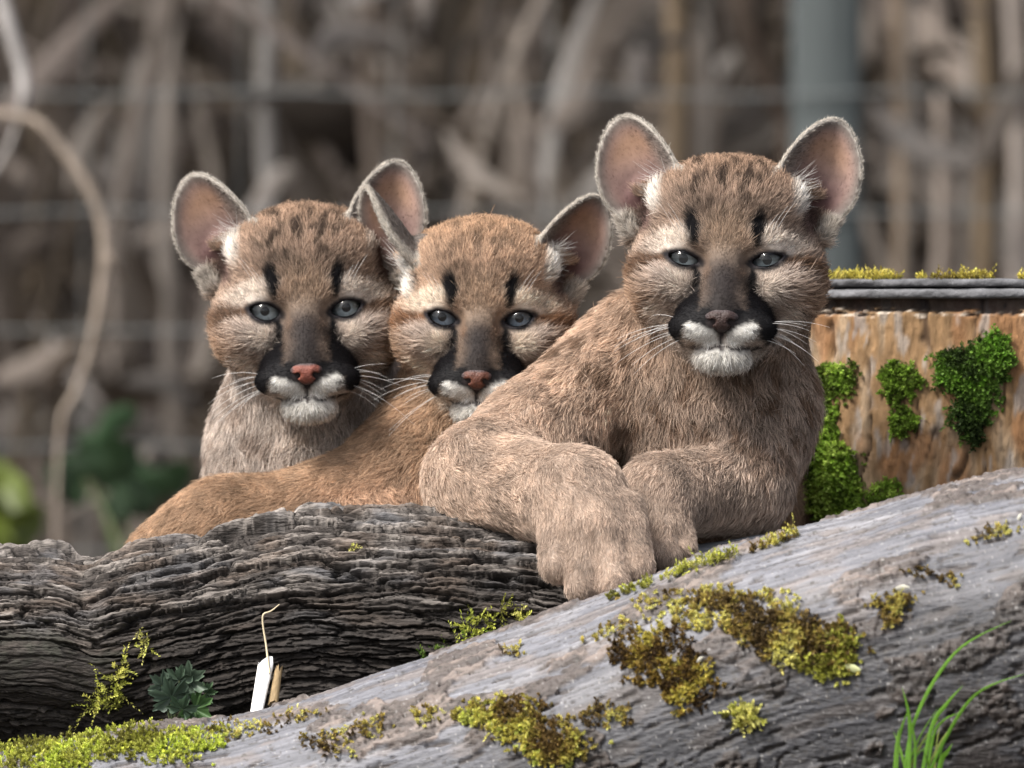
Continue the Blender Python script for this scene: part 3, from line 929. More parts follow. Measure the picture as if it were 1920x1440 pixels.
def near_disp(a, b, t, cyl):
    q = np.stack([a, b, np.zeros_like(a)], 1).astype(np.float32)
    bw = b + 20 * noise(q, (1 / 330., 1 / 200., 1), 31)
    q2 = np.stack([a, bw, np.zeros_like(a)], 1).astype(np.float32)
    grain = noise(q2, (1 / 260., 1 / 7.5, 1), 32) + .6 * noise(q2, (1 / 110., 1 / 4., 1), 33)
    m = fbm(q2, (1 / 190., 1 / 95., 1), 3, 34) + .16 * sstep(180, 420, b) + .10 * sstep(900, 200, a) - .25 + .32 * sstep(1450, 1750, a) * sstep(190, 330, b)
    bark = sstep(.10, .17, m + .10 * noise(q2, (1 / 24., 1 / 14., 1), 35))
    cr = noise(q2, (1 / 85., 1 / 15., 1), 36); crack = (1 - sstep(0, .11, np.abs(cr)))
    dash = sstep(.40, .50, noise(q2, (1 / 70., 1 / 11., 1), 37) + .12 * noise(q, (1 / 400., 1 / 200., 1), 39))
    band = ellm(a, b, 1560, 360, 330, 105, -10, .5)
    h = 14 * noise(q, (1 / 360., 1 / 190., 1), 38) + grain * (1.5 + 3.2 * band) * (1 - .6 * bark)
    h += bark * (6 + 5 * fbm(cyl.astype(np.float32), 1 / 16., 3, 40) - 7 * crack) - 6 * dash * (1 - bark)
    split = (1 - sstep(0, .035, np.abs(noise(q2, (1 / 330., 1 / 34., 1), 52)))) * sstep(.0, .3, noise(q, (1 / 180., 1 / 90., 1), 53)); h -= 5 * split; dash = np.maximum(dash, split)
    h += 1.5 * fbm(cyl.astype(np.float32), 1 / 9., 2, 43)
    return h, (bark, crack, dash, grain, band)

def near_col(a, b, t, cyl, h, info):
    bark, crack, dash, grain, band = info
    q = np.stack([a, b, np.zeros_like(a)], 1).astype(np.float32)
    c = np.tile([[.120, .120, .132]], (len(a), 1))
    c = mix(c, (.18, .176, .184), sstep(0, .4, fbm(q, (1 / 160., 1 / 60., 1), 2, 44)) * .8)
    c = mix(c, (.09, .091, .104), sstep(.05, .5, fbm(q, (1 / 240., 1 / 90., 1), 2, 45)) * .8)
    c = mix(c, (.13, .11, .10), sstep(.05, .45, fbm(q, (1 / 120., 1 / 40., 1), 3, 46)) * .7)
    c = c * (1 + .55 * grain)[:, None]
    br = np.tile([[.075, .06, .052]], (len(a), 1))
    br = mix(br, (.17, .135, .115), sstep(0, .45, fbm(q, (1 / 60., 1 / 26., 1), 3, 47)))
    br = mix(br, (.03, .024, .02), crack * .8)
    c = mix(c, br, bark * .9)
    c = mix(c, (.05, .04, .035), dash * .85)
    c = mix(c, (.13, .12, .12), band * .55 * sstep(0, .4, grain + .1))
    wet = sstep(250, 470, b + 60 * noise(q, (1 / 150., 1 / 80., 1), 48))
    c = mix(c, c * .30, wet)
    # small pale and dark flecks
    fl = noise(q, (1 / 7., 1 / 5., 1), 49)
    c = mix(c, (.30, .29, .28), sstep(.52, .58, fl) * .5)
    c = mix(c, (.04, .035, .03), sstep(.46, .54, noise(q, (1 / 9., 1 / 5., 1), 50)) * .7)
    return c

PROF_NEAR = [(-700, 1490, 235, -230), (-120, 1420, 250, -330), (0, 1404, 255, -350), (200, 1378, 262, -380), (420, 1350, 270, -410), (600, 1302, 282, -440), (800, 1242, 296, -490), (950, 1190, 306, -530),
             (1100, 1134, 316, -580), (1300, 1062, 326, -630), (1500, 1000, 334, -680), (1700, 946, 342, -720), (1920, 892, 350, -760), (2080, 860, 352, -790), (2800, 720, 360, -900)]
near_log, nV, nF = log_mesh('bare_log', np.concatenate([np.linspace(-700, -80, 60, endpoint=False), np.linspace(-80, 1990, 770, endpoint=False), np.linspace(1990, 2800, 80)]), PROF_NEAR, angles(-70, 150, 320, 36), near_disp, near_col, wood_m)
tag(near_log, 'pale grey barkless log with moss patches slanting up in front of the dark log', 'log')

def smooth_disp(a, b, t, cyl):
    q = np.stack([a, b, np.zeros_like(a)], 1).astype(np.float32)
    g = noise(q, (1 / 200., 1 / 9., 1), 62)
    return 1.6 * g + 8 * noise(q, (1 / 200., 1 / 120., 1), 61), (g,)
def smooth_col(a, b, t, cyl, h, info):
    q = np.stack([a, b, np.zeros_like(a)], 1).astype(np.float32)
    c = np.tile([[.26, .26, .27]], (len(a), 1)) * (1 + .3 * info[0] + .3 * fbm(q, (1 / 90., 1 / 40., 1), 2, 63))[:, None]
    return c
PROF_S = [(1190, 1040, 120, -70), (1300, 1018, 140, -60), (1440, 1002, 150, -50), (1520, 1006, 150, -40), (1700, 1030, 150, -20), (1850, 1050, 150, 0)]
grey_log, _, _ = log_mesh('weathered_log', np.linspace(1190, 1850, 160), PROF_S, angles(-80, 150, 120, 30), smooth_disp, smooth_col, wood_m)
tag(grey_log, 'short smooth slate grey log under the half-closed-eyed cub\'s elbow', 'log')

# ---------------------------------------------------------------- stump with grey capped top
stump_m = attr_mat('stump_bark', rough=.85, spec=.2, var=.35, noise_scale=150, bump=.9, bump_scale=320, stretch=(1, 1, .3))
stump = empty('tree_stump', W(np.array([(1960 - 960) * 1.04, 1000, -1240])))
SX, SY, SR = (1960 - 960) * 1.04, 1010.0, 690.0
sth = angles(-100, 80, 420, 60) 
szs = np.linspace(-1240, 166, 330)
TH, ZZ = np.meshgrid(sth, szs, indexing='ij')
t = TH.ravel(); z = ZZ.ravel(); b = t * SR
q = np.stack([b, z, np.zeros_like(b)], 1).astype(np.float32)
bw = b + 20 * noise(q, (1 / 90., 1 / 170., 1), 71) + 6 * noise(q, (1 / 22., 1 / 34., 1), 79)
q2 = np.stack([bw, z, np.zeros_like(b)], 1).astype(np.float32)
s1 = noise(q2, (1 / 46., 1 / 330., 1), 72); s2 = noise(q2, (1 / 17., 1 / 70., 1), 73)
cr = (1 - sstep(0, .07, np.abs(s1))) * sstep(-.25, .1, noise(q, (1 / 80., 1 / 120., 1), 74))
h = 4 * s1 + 3 * s2 - 8 * cr + 4 * noise(q2, (1 / 7., 1 / 95., 1), 80) + 3 * fbm(q2, (1 / 7., 1 / 34., 1), 2, 75) + 18 * noise(q, (1 / 260., 1 / 300., 1), 76)
# torn upper edge of the bark; the cap's shadow is painted dark above it
edge = 138 + 14 * noise(q, (1 / 55., 1, 1), 77) + 9 * noise(q, (1 / 16., 1, 1), 78)
above = sstep(-3, 3, z - edge)
h = h - 14 * above
r = SR + h
sv = np.stack([SX + np.sin(t) * r, SY - np.cos(t) * r, z], 1)
c = np.tile([[.205, .125, .062]], (len(b), 1))
c = mix(c, (.27, .195, .125), sstep(-.05, .4, fbm(q2, (1 / 44., 1 / 260., 1), 3, 81)) * .85)
c = mix(c, (.20, .10, .045), sstep(.05, .45, fbm(q2, (1 / 70., 1 / 150., 1), 2, 82)) * .8)
c = mix(c, (.26, .24, .22), sstep(.2, .5, fbm(q2, (1 / 22., 1 / 90., 1), 2, 83)) * .6)
c = mix(c, (.05, .03, .018), np.clip(cr * 1.1, 0, 1) * .85)
c = mix(c, (.045, .042, .045), above * .8)
c = mix(c, (.55, .47, .38), sstep(-9, -4, z - edge) * (1 - above) * sstep(.0, .3, noise(q, (1 / 40., 1, 1), 84)))
nt_, nz_ = len(sth), len(szs)
i, j = np.meshgrid(np.arange(nt_), np.arange(nz_ - 1), indexing='ij'); i2 = (i + 1) % nt_
sf = np.stack([i * nz_ + j, i2 * nz_ + j, i2 * nz_ + j + 1, i * nz_ + j + 1], -1).reshape(-1, 4)
stump_bark = mesh_np('bark', W(sv), sf, stump_m, stump, col=np.clip(c, .004, .8))
cap_m = attr_mat('grey_sawn_wood', rough=.95, spec=.08, var=.4, noise_scale=90, bump=.8, bump_scale=260)
# grey sawn cap in two layers
def ring_slab(name, rad, z0, z1, col, seed, parent):
    n, prof = 260, [(0, z1), (.5, z1), (.985, z1), (1.0, z1 - 3), (1.0, (z0 + z1) / 2), (1.0, z0 + 3), (.985, z0), (0, z0)]
    an = np.linspace(0, 2 * math.pi, n, endpoint=False)
    V = []
    for rr, zz in prof:
        V.append(np.stack([SX + np.sin(an) * rad * rr, SY - np.cos(an) * rad * rr, np.full(n, zz)], 1))
    V = np.concatenate(V)
    V[:, 2] += 2.5 * noise(V.astype(np.float32), (1 / 90., 1 / 90., 1 / 60.), seed)
    d = 1 + .009 * fbm(V.astype(np.float32), (1 / 26., 1 / 26., 1 / 9.), 3, seed + 1)
    V[:, 0] = SX + (V[:, 0] - SX) * d; V[:, 1] = SY + (V[:, 1] - SY) * d
    k = len(prof)
    i, j = np.meshgrid(np.arange(k - 1), np.arange(n), indexing='ij'); j2 = (j + 1) % n
    F = np.stack([i * n + j, i * n + j2, (i + 1) * n + j2, (i + 1) * n + j], -1).reshape(-1, 4)[:, ::-1]
    cc = np.tile([col], (len(V), 1)) * (1 + .35 * fbm(V.astype(np.float32), (1 / 60., 1 / 60., 1 / 9.), 3, seed + 2))[:, None]
    return mesh_np(name, W(V), F, cap_m, parent, smooth=False, col=np.clip(cc, .01, .8))
ring_slab('cap_board', SR + 12, 162, 181, (.125, .125, .13), 91, stump)
ring_slab('cap_board', SR + 7, 183.5, 200, (.10, .10, .105), 95, stump)
tag(stump, 'broad brown stump with grey sawn top and green moss behind the half-closed-eyed cub', 'stump')

# ---------------------------------------------------------------- moss
moss_m = attr_mat('moss', rough=.6, spec=.3, var=.2, noise_scale=200, transl=.25)

_kd_cache = {}
def pick_on(V, F, wanted, tol=5.0):
    """for picture-sized positions find the surface vertex that faces the camera there; returns points and normals"""
    if len(V) not in _kd_cache:
        N = vnormals(V, F)
        px = to_px(V)
        idx = np.nonzero((N[:, 1] < .35) & (px[:, 0] > -60) & (px[:, 0] < 1990) & (px[:, 1] < 1500))[0]
        kd = KDTree(len(idx))
        for k, (x, y) in enumerate(px[idx].tolist()): kd.insert((x, y, 0), k)
        kd.balance()
        _kd_cache[len(V)] = (N, idx, kd)
    N, idx, kd = _kd_cache[len(V)]
    P, Nn, ok = [], [], []
    for w in wanted:
        best = None
        for co, k, d in kd.find_n((w[0], w[1], 0), 3):
            if d < tol and (best is None or V[idx[k]][1] < V[best][1]): best = idx[k]
        ok.append(best is not None)
        if best is None: best = 0
        P.append(V[best]); Nn.append(N[best])
    ok = np.array(ok)
    return np.array(P)[ok], np.array(Nn)[ok], ok

def moss_patch(name, label, P, N, pal, length=(10, 22), leaf=(7, 3.0), K=14, seed=0, up=.35, cat='moss', parent=None, edge=None):
    """a cushion of leafy moss shoots; P roots, N normals (units)"""
    r_ = np.random.default_rng(seed)
    n = len(P)
    ln = r_.uniform(*length, n)
    if edge is not None: ln = ln * edge
    d = N * 1.0 + np.array([0, -.12, up]) + r_.normal(size=(n, 3)) * .55
    d /= np.linalg.norm(d, axis=1, keepdims=True)
    ref = r_.normal(size=(n, 3)); e1 = np.cross(d, ref); e1 /= np.linalg.norm(e1, axis=1, keepdims=True); e2 = np.cross(d, e1)
    bend = r_.normal(size=(n, 3)) * .35 + np.array([0, -.1, -.25])
    Vs, Cs = [], []
    pal = np.array(pal)
    pick = np.clip((fbm((P).astype(np.float32), 1 / 60., 2, seed) * 1.2 + .5) * (len(pal) - 1) + r_.normal(size=n) * .55, 0, len(pal) - 1.001)
    lo = pick.astype(int); base = pal[lo] + (pal[np.minimum(lo + 1, len(pal) - 1)] - pal[lo]) * (pick - lo)[:, None]
    base = base * (1 + .22 * r_.normal(size=n))[:, None]
    for k in range(K):
        s = (k + .6) / K
        ang = k * 2.399 + r_.random(n) * .6
        o = P + d * (ln * s)[:, None] + bend * (ln * s * s)[:, None]
        rd = e1 * np.cos(ang)[:, None] + e2 * np.sin(ang)[:, None]
        open_ = (1.0 - .72 * s)
        ld = rd * open_ + d * (.55 + .6 * s) + r_.normal(size=(n, 3)) * .15
        ld /= np.linalg.norm(ld, axis=1, keepdims=True)
        sd = np.cross(ld, d + 1e-3); sd /= np.linalg.norm(sd, axis=1, keepdims=True) + 1e-6
        l = leaf[0] * (1.05 - .35 * s) * r_.uniform(.75, 1.25, n); w = leaf[1] * .5
        mid = o + ld * (l * .45)[:, None]
        tip = o + ld * l[:, None] + d * (l * .12)[:, None]
        Vs.append(np.stack([o, mid + sd * w, tip, mid - sd * w], 1))
        cc = base * (.62 + .6 * s)
        Cs.append(np.repeat(cc[:, None], 4, 1))
    V = np.concatenate(Vs).reshape(-1, 3); Cc = np.concatenate(Cs).reshape(-1, 3)
    F = np.arange(len(V)).reshape(-1, 4)
    o = mesh_np(name, W(V), F, moss_m, parent, smooth=False, col=np.clip(Cc, .005, .8))
    if label: tag(o, label, cat)
    return o

def scatter_ell(ells, n, seed, wob=.25):
    r_ = np.random.default_rng(seed)
    a = np.array([e[2] * e[3] for e in ells], float); a /= a.sum()
    out, ed = [], []
    for e, m in zip(ells, (a * n).astype(int) + 1):
        ang = r_.random(m) * 2 * math.pi; rr = np.sqrt(r_.random(m)) * (1 + .35 * (r_.random(m) < .3) * r_.random(m))
        lim = 1 + wob * np.sin(ang * 3 + e[0]) + wob * .7 * np.sin(ang * 7 + e[1])
        dens = rr
        c, s = math.cos(math.radians(e[4] if len(e) > 4 else 0)), math.sin(math.radians(e[4] if len(e) > 4 else 0))
        u, v = np.cos(ang) * rr * lim * e[2], np.sin(ang) * rr * lim * e[3]
        out.append(np.stack([e[0] + u * c - v * s, e[1] + u * s + v * c], 1)); ed.append(np.clip(1.15 - .55 * rr, .35, 1))
    return np.concatenate(out), np.concatenate(ed)

YG = [(.14, .09, .03), (.32, .26, .06), (.50, .46, .11), (.50, .54, .13)]
GOLD = [(.09, .06, .025), (.24, .17, .05), (.42, .35, .09), (.56, .53, .17)]
GREEN = [(.09, .13, .02), (.17, .27, .035), (.27, .41, .055), (.40, .52, .10)]
DEEP = [(.03, .05, .012), (.055, .10, .018), (.085, .16, .025), (.13, .22, .035)]
LIME = [(.16, .15, .03), (.30, .31, .05), (.44, .45, .09), (.54, .51, .16)]

NEARFACES = nF
def near_patch(label, ells, n, seed, pal, **k):
    w, ed = scatter_ell(ells, n, seed)
    P, N, ok = pick_on(nV[:-2], NEARFACES, w)
    return moss_patch('moss_patch', label, P, N, pal, seed=seed, edge=ed[ok], **k)

near_patch('large golden brown moss patch on the bare log below the hanging forepaw', [(1400, 1160, 150, 45, 8), (1480, 1195, 115, 45, 12), (1330, 1120, 70, 18, 0), (1545, 1215, 55, 40, 0)], 1300, 201, GOLD, length=(6, 17), leaf=(8, 3.4))
near_patch('dark rusty moss patch hanging lower on the bare log beside the large golden one', [(1250, 1250, 85, 55, 20), (1210, 1215, 50, 40, 0), (1285, 1290, 50, 40, 0)], 760, 202, [(.05, .03, .014), (.13, .08, .022), (.26, .18, .04), (.44, .38, .08)], length=(6, 16), leaf=(8, 3.2))
near_patch('bright tip of yellow green moss at the end of the golden patch', [(1570, 1225, 42, 45, 0), (1550, 1250, 45, 30, 0)], 240, 203, LIME, length=(7, 20), leaf=(8, 3.6))
near_patch('yellow green moss patch low on the bare log below its pale bare stretch', [(960, 1340, 75, 30, 10), (1010, 1380, 85, 30, 8), (1040, 1412, 70, 22, 0), (890, 1345, 35, 16, 0)], 860, 204, YG, length=(6, 17), leaf=(8, 3.4))
near_patch('thick bright yellow green moss on the low end of the bare log', [(90, 1415, 130, 34, 0), (220, 1390, 110, 26, -6), (60, 1395, 80, 20, 0), (330, 1395, 95, 30, 0)], 1300, 205, LIME[:3] + [(.45, .52, .08)], length=(7, 20), leaf=(8, 3.6))
near_patch('small star of pale moss on the dark flank of the bare log', [(1395, 1345, 34, 20, 15)], 60, 206, LIME, length=(16, 34), leaf=(10, 4.5))
near_patch('little triangular moss patch on the high smooth part of the bare log', [(1675, 1130, 40, 16, -5), (1670, 1155, 16, 26, 0)], 170, 207, GOLD, length=(7, 14), leaf=(6, 2.8))
near_patch('thin moss speckle beside the leaning white splinter on the bare log', [(440, 1372, 70, 16, -6), (560, 1345, 46, 12, -10), (620, 1390, 50, 25, 0), (690, 1365, 40, 20, 0)], 260, 208, GOLD, length=(6, 16), leaf=(6, 2.8))
near_patch('sparse brown moss trail between the two mossy patches of the bare log', [(1130, 1345, 60, 22, 0), (1150, 1180, 55, 12, -20), (800, 1340, 34, 16, 0), (960, 1222, 24, 10, 0)], 190, 209, GOLD, length=(6, 16), leaf=(7, 3.0))
near_patch('wisp of moss near the upper end of the bare log', [(1860, 1000, 45, 12, -15), (1770, 1085, 34, 10, 20), (1720, 1072, 26, 8, 0)], 110, 210, GOLD, length=(6, 12), leaf=(6, 2.6))

def edge_line(label, x0, x1, n, seed, pal, lo=-3, hi=9, **k):
    r_ = np.random.default_rng(seed)
    p = np.array(PROF_NEAR)
    xs = x0 + (x1 - x0) * r_.random(n)
    ys = np.interp(xs, p[:, 0], p[:, 1]) + r_.uniform(lo, hi, n)
    P, N, ok = pick_on(nV[:-2], NEARFACES, np.stack([xs, ys], 1), tol=16)
    return moss_patch('moss_fringe', label, P, N, pal, seed=seed, up=.9, **k)
edge_line('fringe of yellow moss along the bare log\'s top edge under the forepaws', 1140, 1385, 150, 221, LIME, length=(7, 22), leaf=(7, 3.2))
edge_line('short tuft of yellow moss on the bare log\'s top edge under the elbow', 1405, 1500, 60, 222, YG, length=(7, 24), leaf=(7, 3.2))

# moss on the stump
def stump_patch(label, ells, n, seed, pal, **k):
    w, ed = scatter_ell(ells, n, seed, .18)
    P, N, ok = pick_on(sv, sf, w, tol=6)
    return moss_patch('moss_patch', label, P, N, pal, seed=seed, edge=ed[ok], **k)
stump_patch('tall bright green moss growing up the stump beside the cub\'s chest', [(1562, 712, 42, 30), (1528, 775, 34, 55), (1540, 850, 46, 62), (1556, 925, 58, 62), (1612, 962, 52, 34), (1662, 930, 22, 30)], 2300, 231, GREEN, length=(8, 22), leaf=(9, 4.6), K=10)
stump_patch('small pear-shaped green moss tuft in the middle of the stump', [(1686, 718, 34, 36), (1692, 790, 24, 24)], 520, 232, GREEN[:3], length=(8, 22), leaf=(8, 4.0), K=10)
stump_patch('largest dark green heart-shaped moss cushion on the stump', [(1826, 705, 64, 58), (1866, 660, 32, 30), (1820, 785, 34, 42), (1785, 690, 26, 28)], 1300, 233, DEEP + [(.12, .25, .025)], length=(10, 30), leaf=(9, 4.2), K=10)
r_ = np.random.default_rng(240)
ta = np.radians(r_.uniform(-52, 12, 1500)); tr = SR * np.sqrt(r_.uniform(.80, .99, 1500))
tp = np.stack([SX + np.sin(ta) * tr, SY - np.cos(ta) * tr, np.full(1500, 199.)], 1)
keep = noise(tp.astype(np.float32), 1 / 70., 5) > -.18
tp = tp[keep]
moss_patch('moss_carpet', 'golden yellow moss growing along the grey top of the stump', tp, np.tile([[0, 0, 1.]], (len(tp), 1)), [(.20, .15, .03), (.36, .30, .05), (.48, .42, .08), (.55, .46, .10)], length=(7, 22), leaf=(8, 3.2), K=10, seed=241, up=.3)

# moss sprigs on the dark log
def dark_sprig(label, ells, n, seed, pal, **k):
    w, ed = scatter_ell(ells, n, seed)
    P, N, ok = pick_on(dV[:-2], dF, w, tol=8)
    return moss_patch('moss_sprig', label, P, N, pal, seed=seed, **k)
dark_sprig('feathery green moss sprig low on the dark log beside the lobed seedling', [(205, 1300, 26, 34, 0), (225, 1265, 10, 26, 0), (185, 1325, 24, 14, 0)], 60, 251, [(.16, .17, .03), (.34, .36, .06), (.46, .44, .1)], length=(26, 52), leaf=(8, 3.2), K=18, up=.8)
dark_sprig('yellow green sprig of moss on the dark log below the hanging forepaw', [(960, 1150, 20, 16, 0), (975, 1165, 18, 10, 0)], 16, 252, LIME, length=(24, 44), leaf=(8, 3.4), K=18, up=.3)
dark_sprig('spreading green moss in the crevice where dark log meets bare log', [(900, 1190, 45, 24, -25), (850, 1222, 40, 20, -20), (800, 1248, 30, 10, -20)], 90, 253, [(.06, .11, .015), (.18, .26, .03), (.40, .42, .07)], length=(20, 40), leaf=(8, 3.2), K=16, up=.6)
dark_sprig('tiny yellow moss sprig halfway up the dark log', [(270, 1205, 14, 22, 0)], 12, 254, LIME, length=(18, 34), leaf=(7, 3.0), K=14, up=-.3)
dark_sprig('one bright speck of moss high on the dark log', [(664, 1030, 5, 8, 8)], 6, 255, LIME, length=(8, 18), leaf=(7, 3.0), K=8, up=.0)

# ---------------------------------------------------------------- strips, tubes and leaves
def tube(name, pts, rad, mat, parent=None, col=None, seg=10, smooth_n=1):
    """round stem through pts (units) with radii"""
    pts = np.asarray(pts, float); rad = np.broadcast_to(np.asarray(rad, float), len(pts)).copy()
    for _ in range(smooth_n):          # Chaikin-like refinement
        t = np.linspace(0, len(pts) - 1, len(pts) * 3 - 2)
        i = np.minimum(t.astype(int), len(pts) - 2); f = (t - i)[:, None]
        p0 = pts[np.maximum(i - 1, 0)]; p1 = pts[i]; p2 = pts[i + 1]; p3 = pts[np.minimum(i + 2, len(pts) - 1)]
        pn = .5 * ((2 * p1) + (-p0 + p2) * f + (2 * p0 - 5 * p1 + 4 * p2 - p3) * f ** 2 + (-p0 + 3 * p1 - 3 * p2 + p3) * f ** 3)
        rad = np.interp(t, np.arange(len(rad)), rad); pts = pn
    n = len(pts)
    tg = np.gradient(pts, axis=0); tg /= np.linalg.norm(tg, axis=1, keepdims=True) + 1e-9
    ref = np.array([.31, .87, .38])
    e1 = np.cross(tg, ref); e1 /= np.linalg.norm(e1, axis=1, keepdims=True) + 1e-9; e2 = np.cross(tg, e1)
    a = np.linspace(0, 2 * math.pi, seg, endpoint=False)
    V = (pts[:, None] + (e1[:, None] * np.cos(a)[None, :, None] + e2[:, None] * np.sin(a)[None, :, None]) * rad[:, None, None]).reshape(-1, 3)
    F = grid_faces(n, seg)
    V = np.concatenate([V, [pts[0], pts[-1]]]); k = len(V) - 2; j = np.arange(seg); j2 = (j + 1) % seg; o = (n - 1) * seg
    caps = np.concatenate([np.stack([np.full(seg, k), j, j2], 1), np.stack([np.full(seg, k + 1), o + j2, o + j], 1)])
    cc = None
    if col is not None: cc = np.clip(np.tile([col], (len(V), 1)) * (1 + .35 * noise(V.astype(np.float32), 1 / 40., 3))[:, None], .004, .85)
    return mesh_np(name, W(V), [F, caps], mat, parent, col=cc)

leaf_m = attr_mat('leaf', rough=.5, spec=.4, var=.15, noise_scale=120, transl=.3)

def blade(name, pts, width, col, parent=None, mat=None, twist=0.0, fold=.25):
    """grass-like blade with a keel: pts (units), tapering width"""
    pts = np.asarray(pts, float)
    t = np.linspace(0, len(pts) - 1, 22); i = np.minimum(t.astype(int), len(pts) - 2); f = (t - i)[:, None]
    p0 = pts[np.maximum(i - 1, 0)]; p1 = pts[i]; p2 = pts[i + 1]; p3 = pts[np.minimum(i + 2, len(pts) - 1)]
    pts = .5 * ((2 * p1) + (-p0 + p2) * f + (2 * p0 - 5 * p1 + 4 * p2 - p3) * f ** 2 + (-p0 + 3 * p1 - 3 * p2 + p3) * f ** 3)
    tg = np.gradient(pts, axis=0); tg /= np.linalg.norm(tg, axis=1, keepdims=True)
    side = np.cross(tg, [0.25 * math.sin(twist), 1, .2]); side /= np.linalg.norm(side, axis=1, keepdims=True)
    nrm = np.cross(side, tg)
    u = np.linspace(0, 1, len(pts)); w = width * .5 * np.minimum(1, (1 - u) * 2.2 + .04) * (.65 + .35 * np.sin(math.pi * np.minimum(u * 2, 1) / 2))
    V = np.stack([pts - side * w[:, None] + nrm * (w * fold)[:, None], pts, pts + side * w[:, None] + nrm * (w * fold)[:, None]], 1).reshape(-1, 3)
    n = len(pts); i = np.arange(n - 1)
    F = np.concatenate([np.stack([i * 3, i * 3 + 1, i * 3 + 4, i * 3 + 3], 1), np.stack([i * 3 + 1, i * 3 + 2, i * 3 + 5, i * 3 + 4], 1)])
    cc = np.tile([col], (len(V), 1)) * (.7 + .5 * np.repeat(u, 3))[:, None]
    cc[1::3] *= .8
    return mesh_np(name, W(V), F, mat or leaf_m, parent, col=np.clip(cc, .004, .8))

# grass in front of the bare log
YGR = -1080
gr = empty('grass_tuft', W(G(1725, 1520, YGR)))
tag(gr, 'tuft of long green grass blades arching in front of the bare log\'s dark flank', 'grass')
GB = (.16, .36, .035)
for pts, w, k in (
    ([(1690, 1520), (1712, 1360), (1790, 1225), (1897, 1163)], 9, 1.0), ([(1715, 1520), (1765, 1400), (1830, 1302), (1925, 1262)], 9, 1.15),
    ([(1700, 1520), (1706, 1390), (1703, 1335), (1691, 1288)], 10, .9), ([(1718, 1520), (1745, 1370), (1775, 1320), (1806, 1285)], 11, 1.0),
    ([(1730, 1520), (1748, 1390), (1768, 1352), (1800, 1336)], 8, 1.1), ([(1748, 1520), (1765, 1430), (1776, 1410), (1786, 1394)], 13, 1.25),
    ([(1678, 1520), (1684, 1400), (1692, 1360), (1704, 1330)], 8, .8), ([(1708, 1520), (1716, 1420), (1712, 1370), (1700, 1330)], 7, .8), ([(1740, 1520), (1742, 1450), (1738, 1425), (1730, 1405)], 7, .9)):
    blade('blade', [G(p[0], p[1], YGR - 12 * i) for i, p in enumerate(pts)], w * .68, tuple(c * k for c in GB), gr, twist=k * 9)
_r = np.random.default_rng(8)
for k in range(9):
    x0 = _r.uniform(1672, 1760); x1 = x0 + _r.normal(20, 34); h1 = _r.uniform(40, 130)
    blade('blade', [G(x0, 1520, YGR), G(x0 + 2, 1470, YGR), G((x0 + x1) / 2, 1440 - h1 * .5, YGR), G(x1, 1440 - h1, YGR)], _r.uniform(3, 5.5), tuple(np.array([(.16, .33, .035), (.30, .36, .08), (.12, .26, .03)][k % 3])), gr, twist=k)

# lobed seedling between the logs
sp = empty('seedling', W(G(330, 1370, -330)))
tag(sp, 'small seedling with grey green lobed leaves growing between the two logs', 'plant')
def lobed_leaf(c, R, ang, tiltv, col, parent, lobes=7, seed=0):
    r_ = np.random.default_rng(seed)
    n = 110
    a = np.linspace(-2.5, 2.5, n)
    rr = R * (.62 + .38 * np.cos(a / 2.5 * 1.25)) * (1 + .17 * np.cos(a * lobes) + .10 * np.cos(a * lobes * 3 + 1) + .04 * np.cos(a * 31))
    rings = [0.03, .3, .6, .85, 1.0]
    up = unitv((math.cos(ang), tiltv[0], math.sin(ang))); sd = unitv(np.cross(up, (0, -1, .2))); nm = np.cross(up, sd)
    V, Cc = [], []
    for f in rings:
        for k in range(n):
            r = rr[k] * f
            crease = 4.5 * math.cos(a[k] * lobes) * f - (12 + 6 * math.sin(a[k] * 1.7 + seed)) * f * f * (R / 40)
            V.append(c + up * (r * math.cos(a[k])) + sd * (r * math.sin(a[k])) + nm * crease)
            Cc.append(np.array(col) * (.85 + .35 * f) * (1 + .12 * math.cos(a[k] * lobes)))
    F = grid_faces(len(rings), n, wrap=False)
    return mesh_np('leaf', W(np.array(V)), F, leaf_m, parent, col=np.clip(Cc, .004, .8))
root_ = G(325, 1372, -330)
for (x, y, Yd, R, ang, col, sd) in ((318, 1296, -365, 40, 1.9, (.055, .085, .058), 1), (345, 1322, -376, 30, 1.2, (.05, .085, .05), 2), (364, 1272, -355, 34, .55, (.085, .12, .082), 3),
                                   (374, 1334, -366, 34, -.5, (.055, .11, .035), 4), (298, 1280, -350, 26, 2.4, (.07, .10, .072), 5), (338, 1268, -352, 28, 1.4, (.065, .10, .065), 6), (392, 1300, -350, 22, .1, (.06, .10, .05), 7)):
    cpt = G(x, y, Yd)
    lobed_leaf(cpt - np.array([math.cos(ang), 0, math.sin(ang)]) * R * .3, R, ang, (-.45,), col, sp, seed=sd)
    tube('stalk', [root_, (root_ + cpt) / 2 + np.array([0, -8, 6]), cpt - np.array([math.cos(ang), -.05, math.sin(ang)]) * R * .25], [2.6, 2.2, 1.6], leaf_m, sp, col=(.14, .17, .08), seg=6)

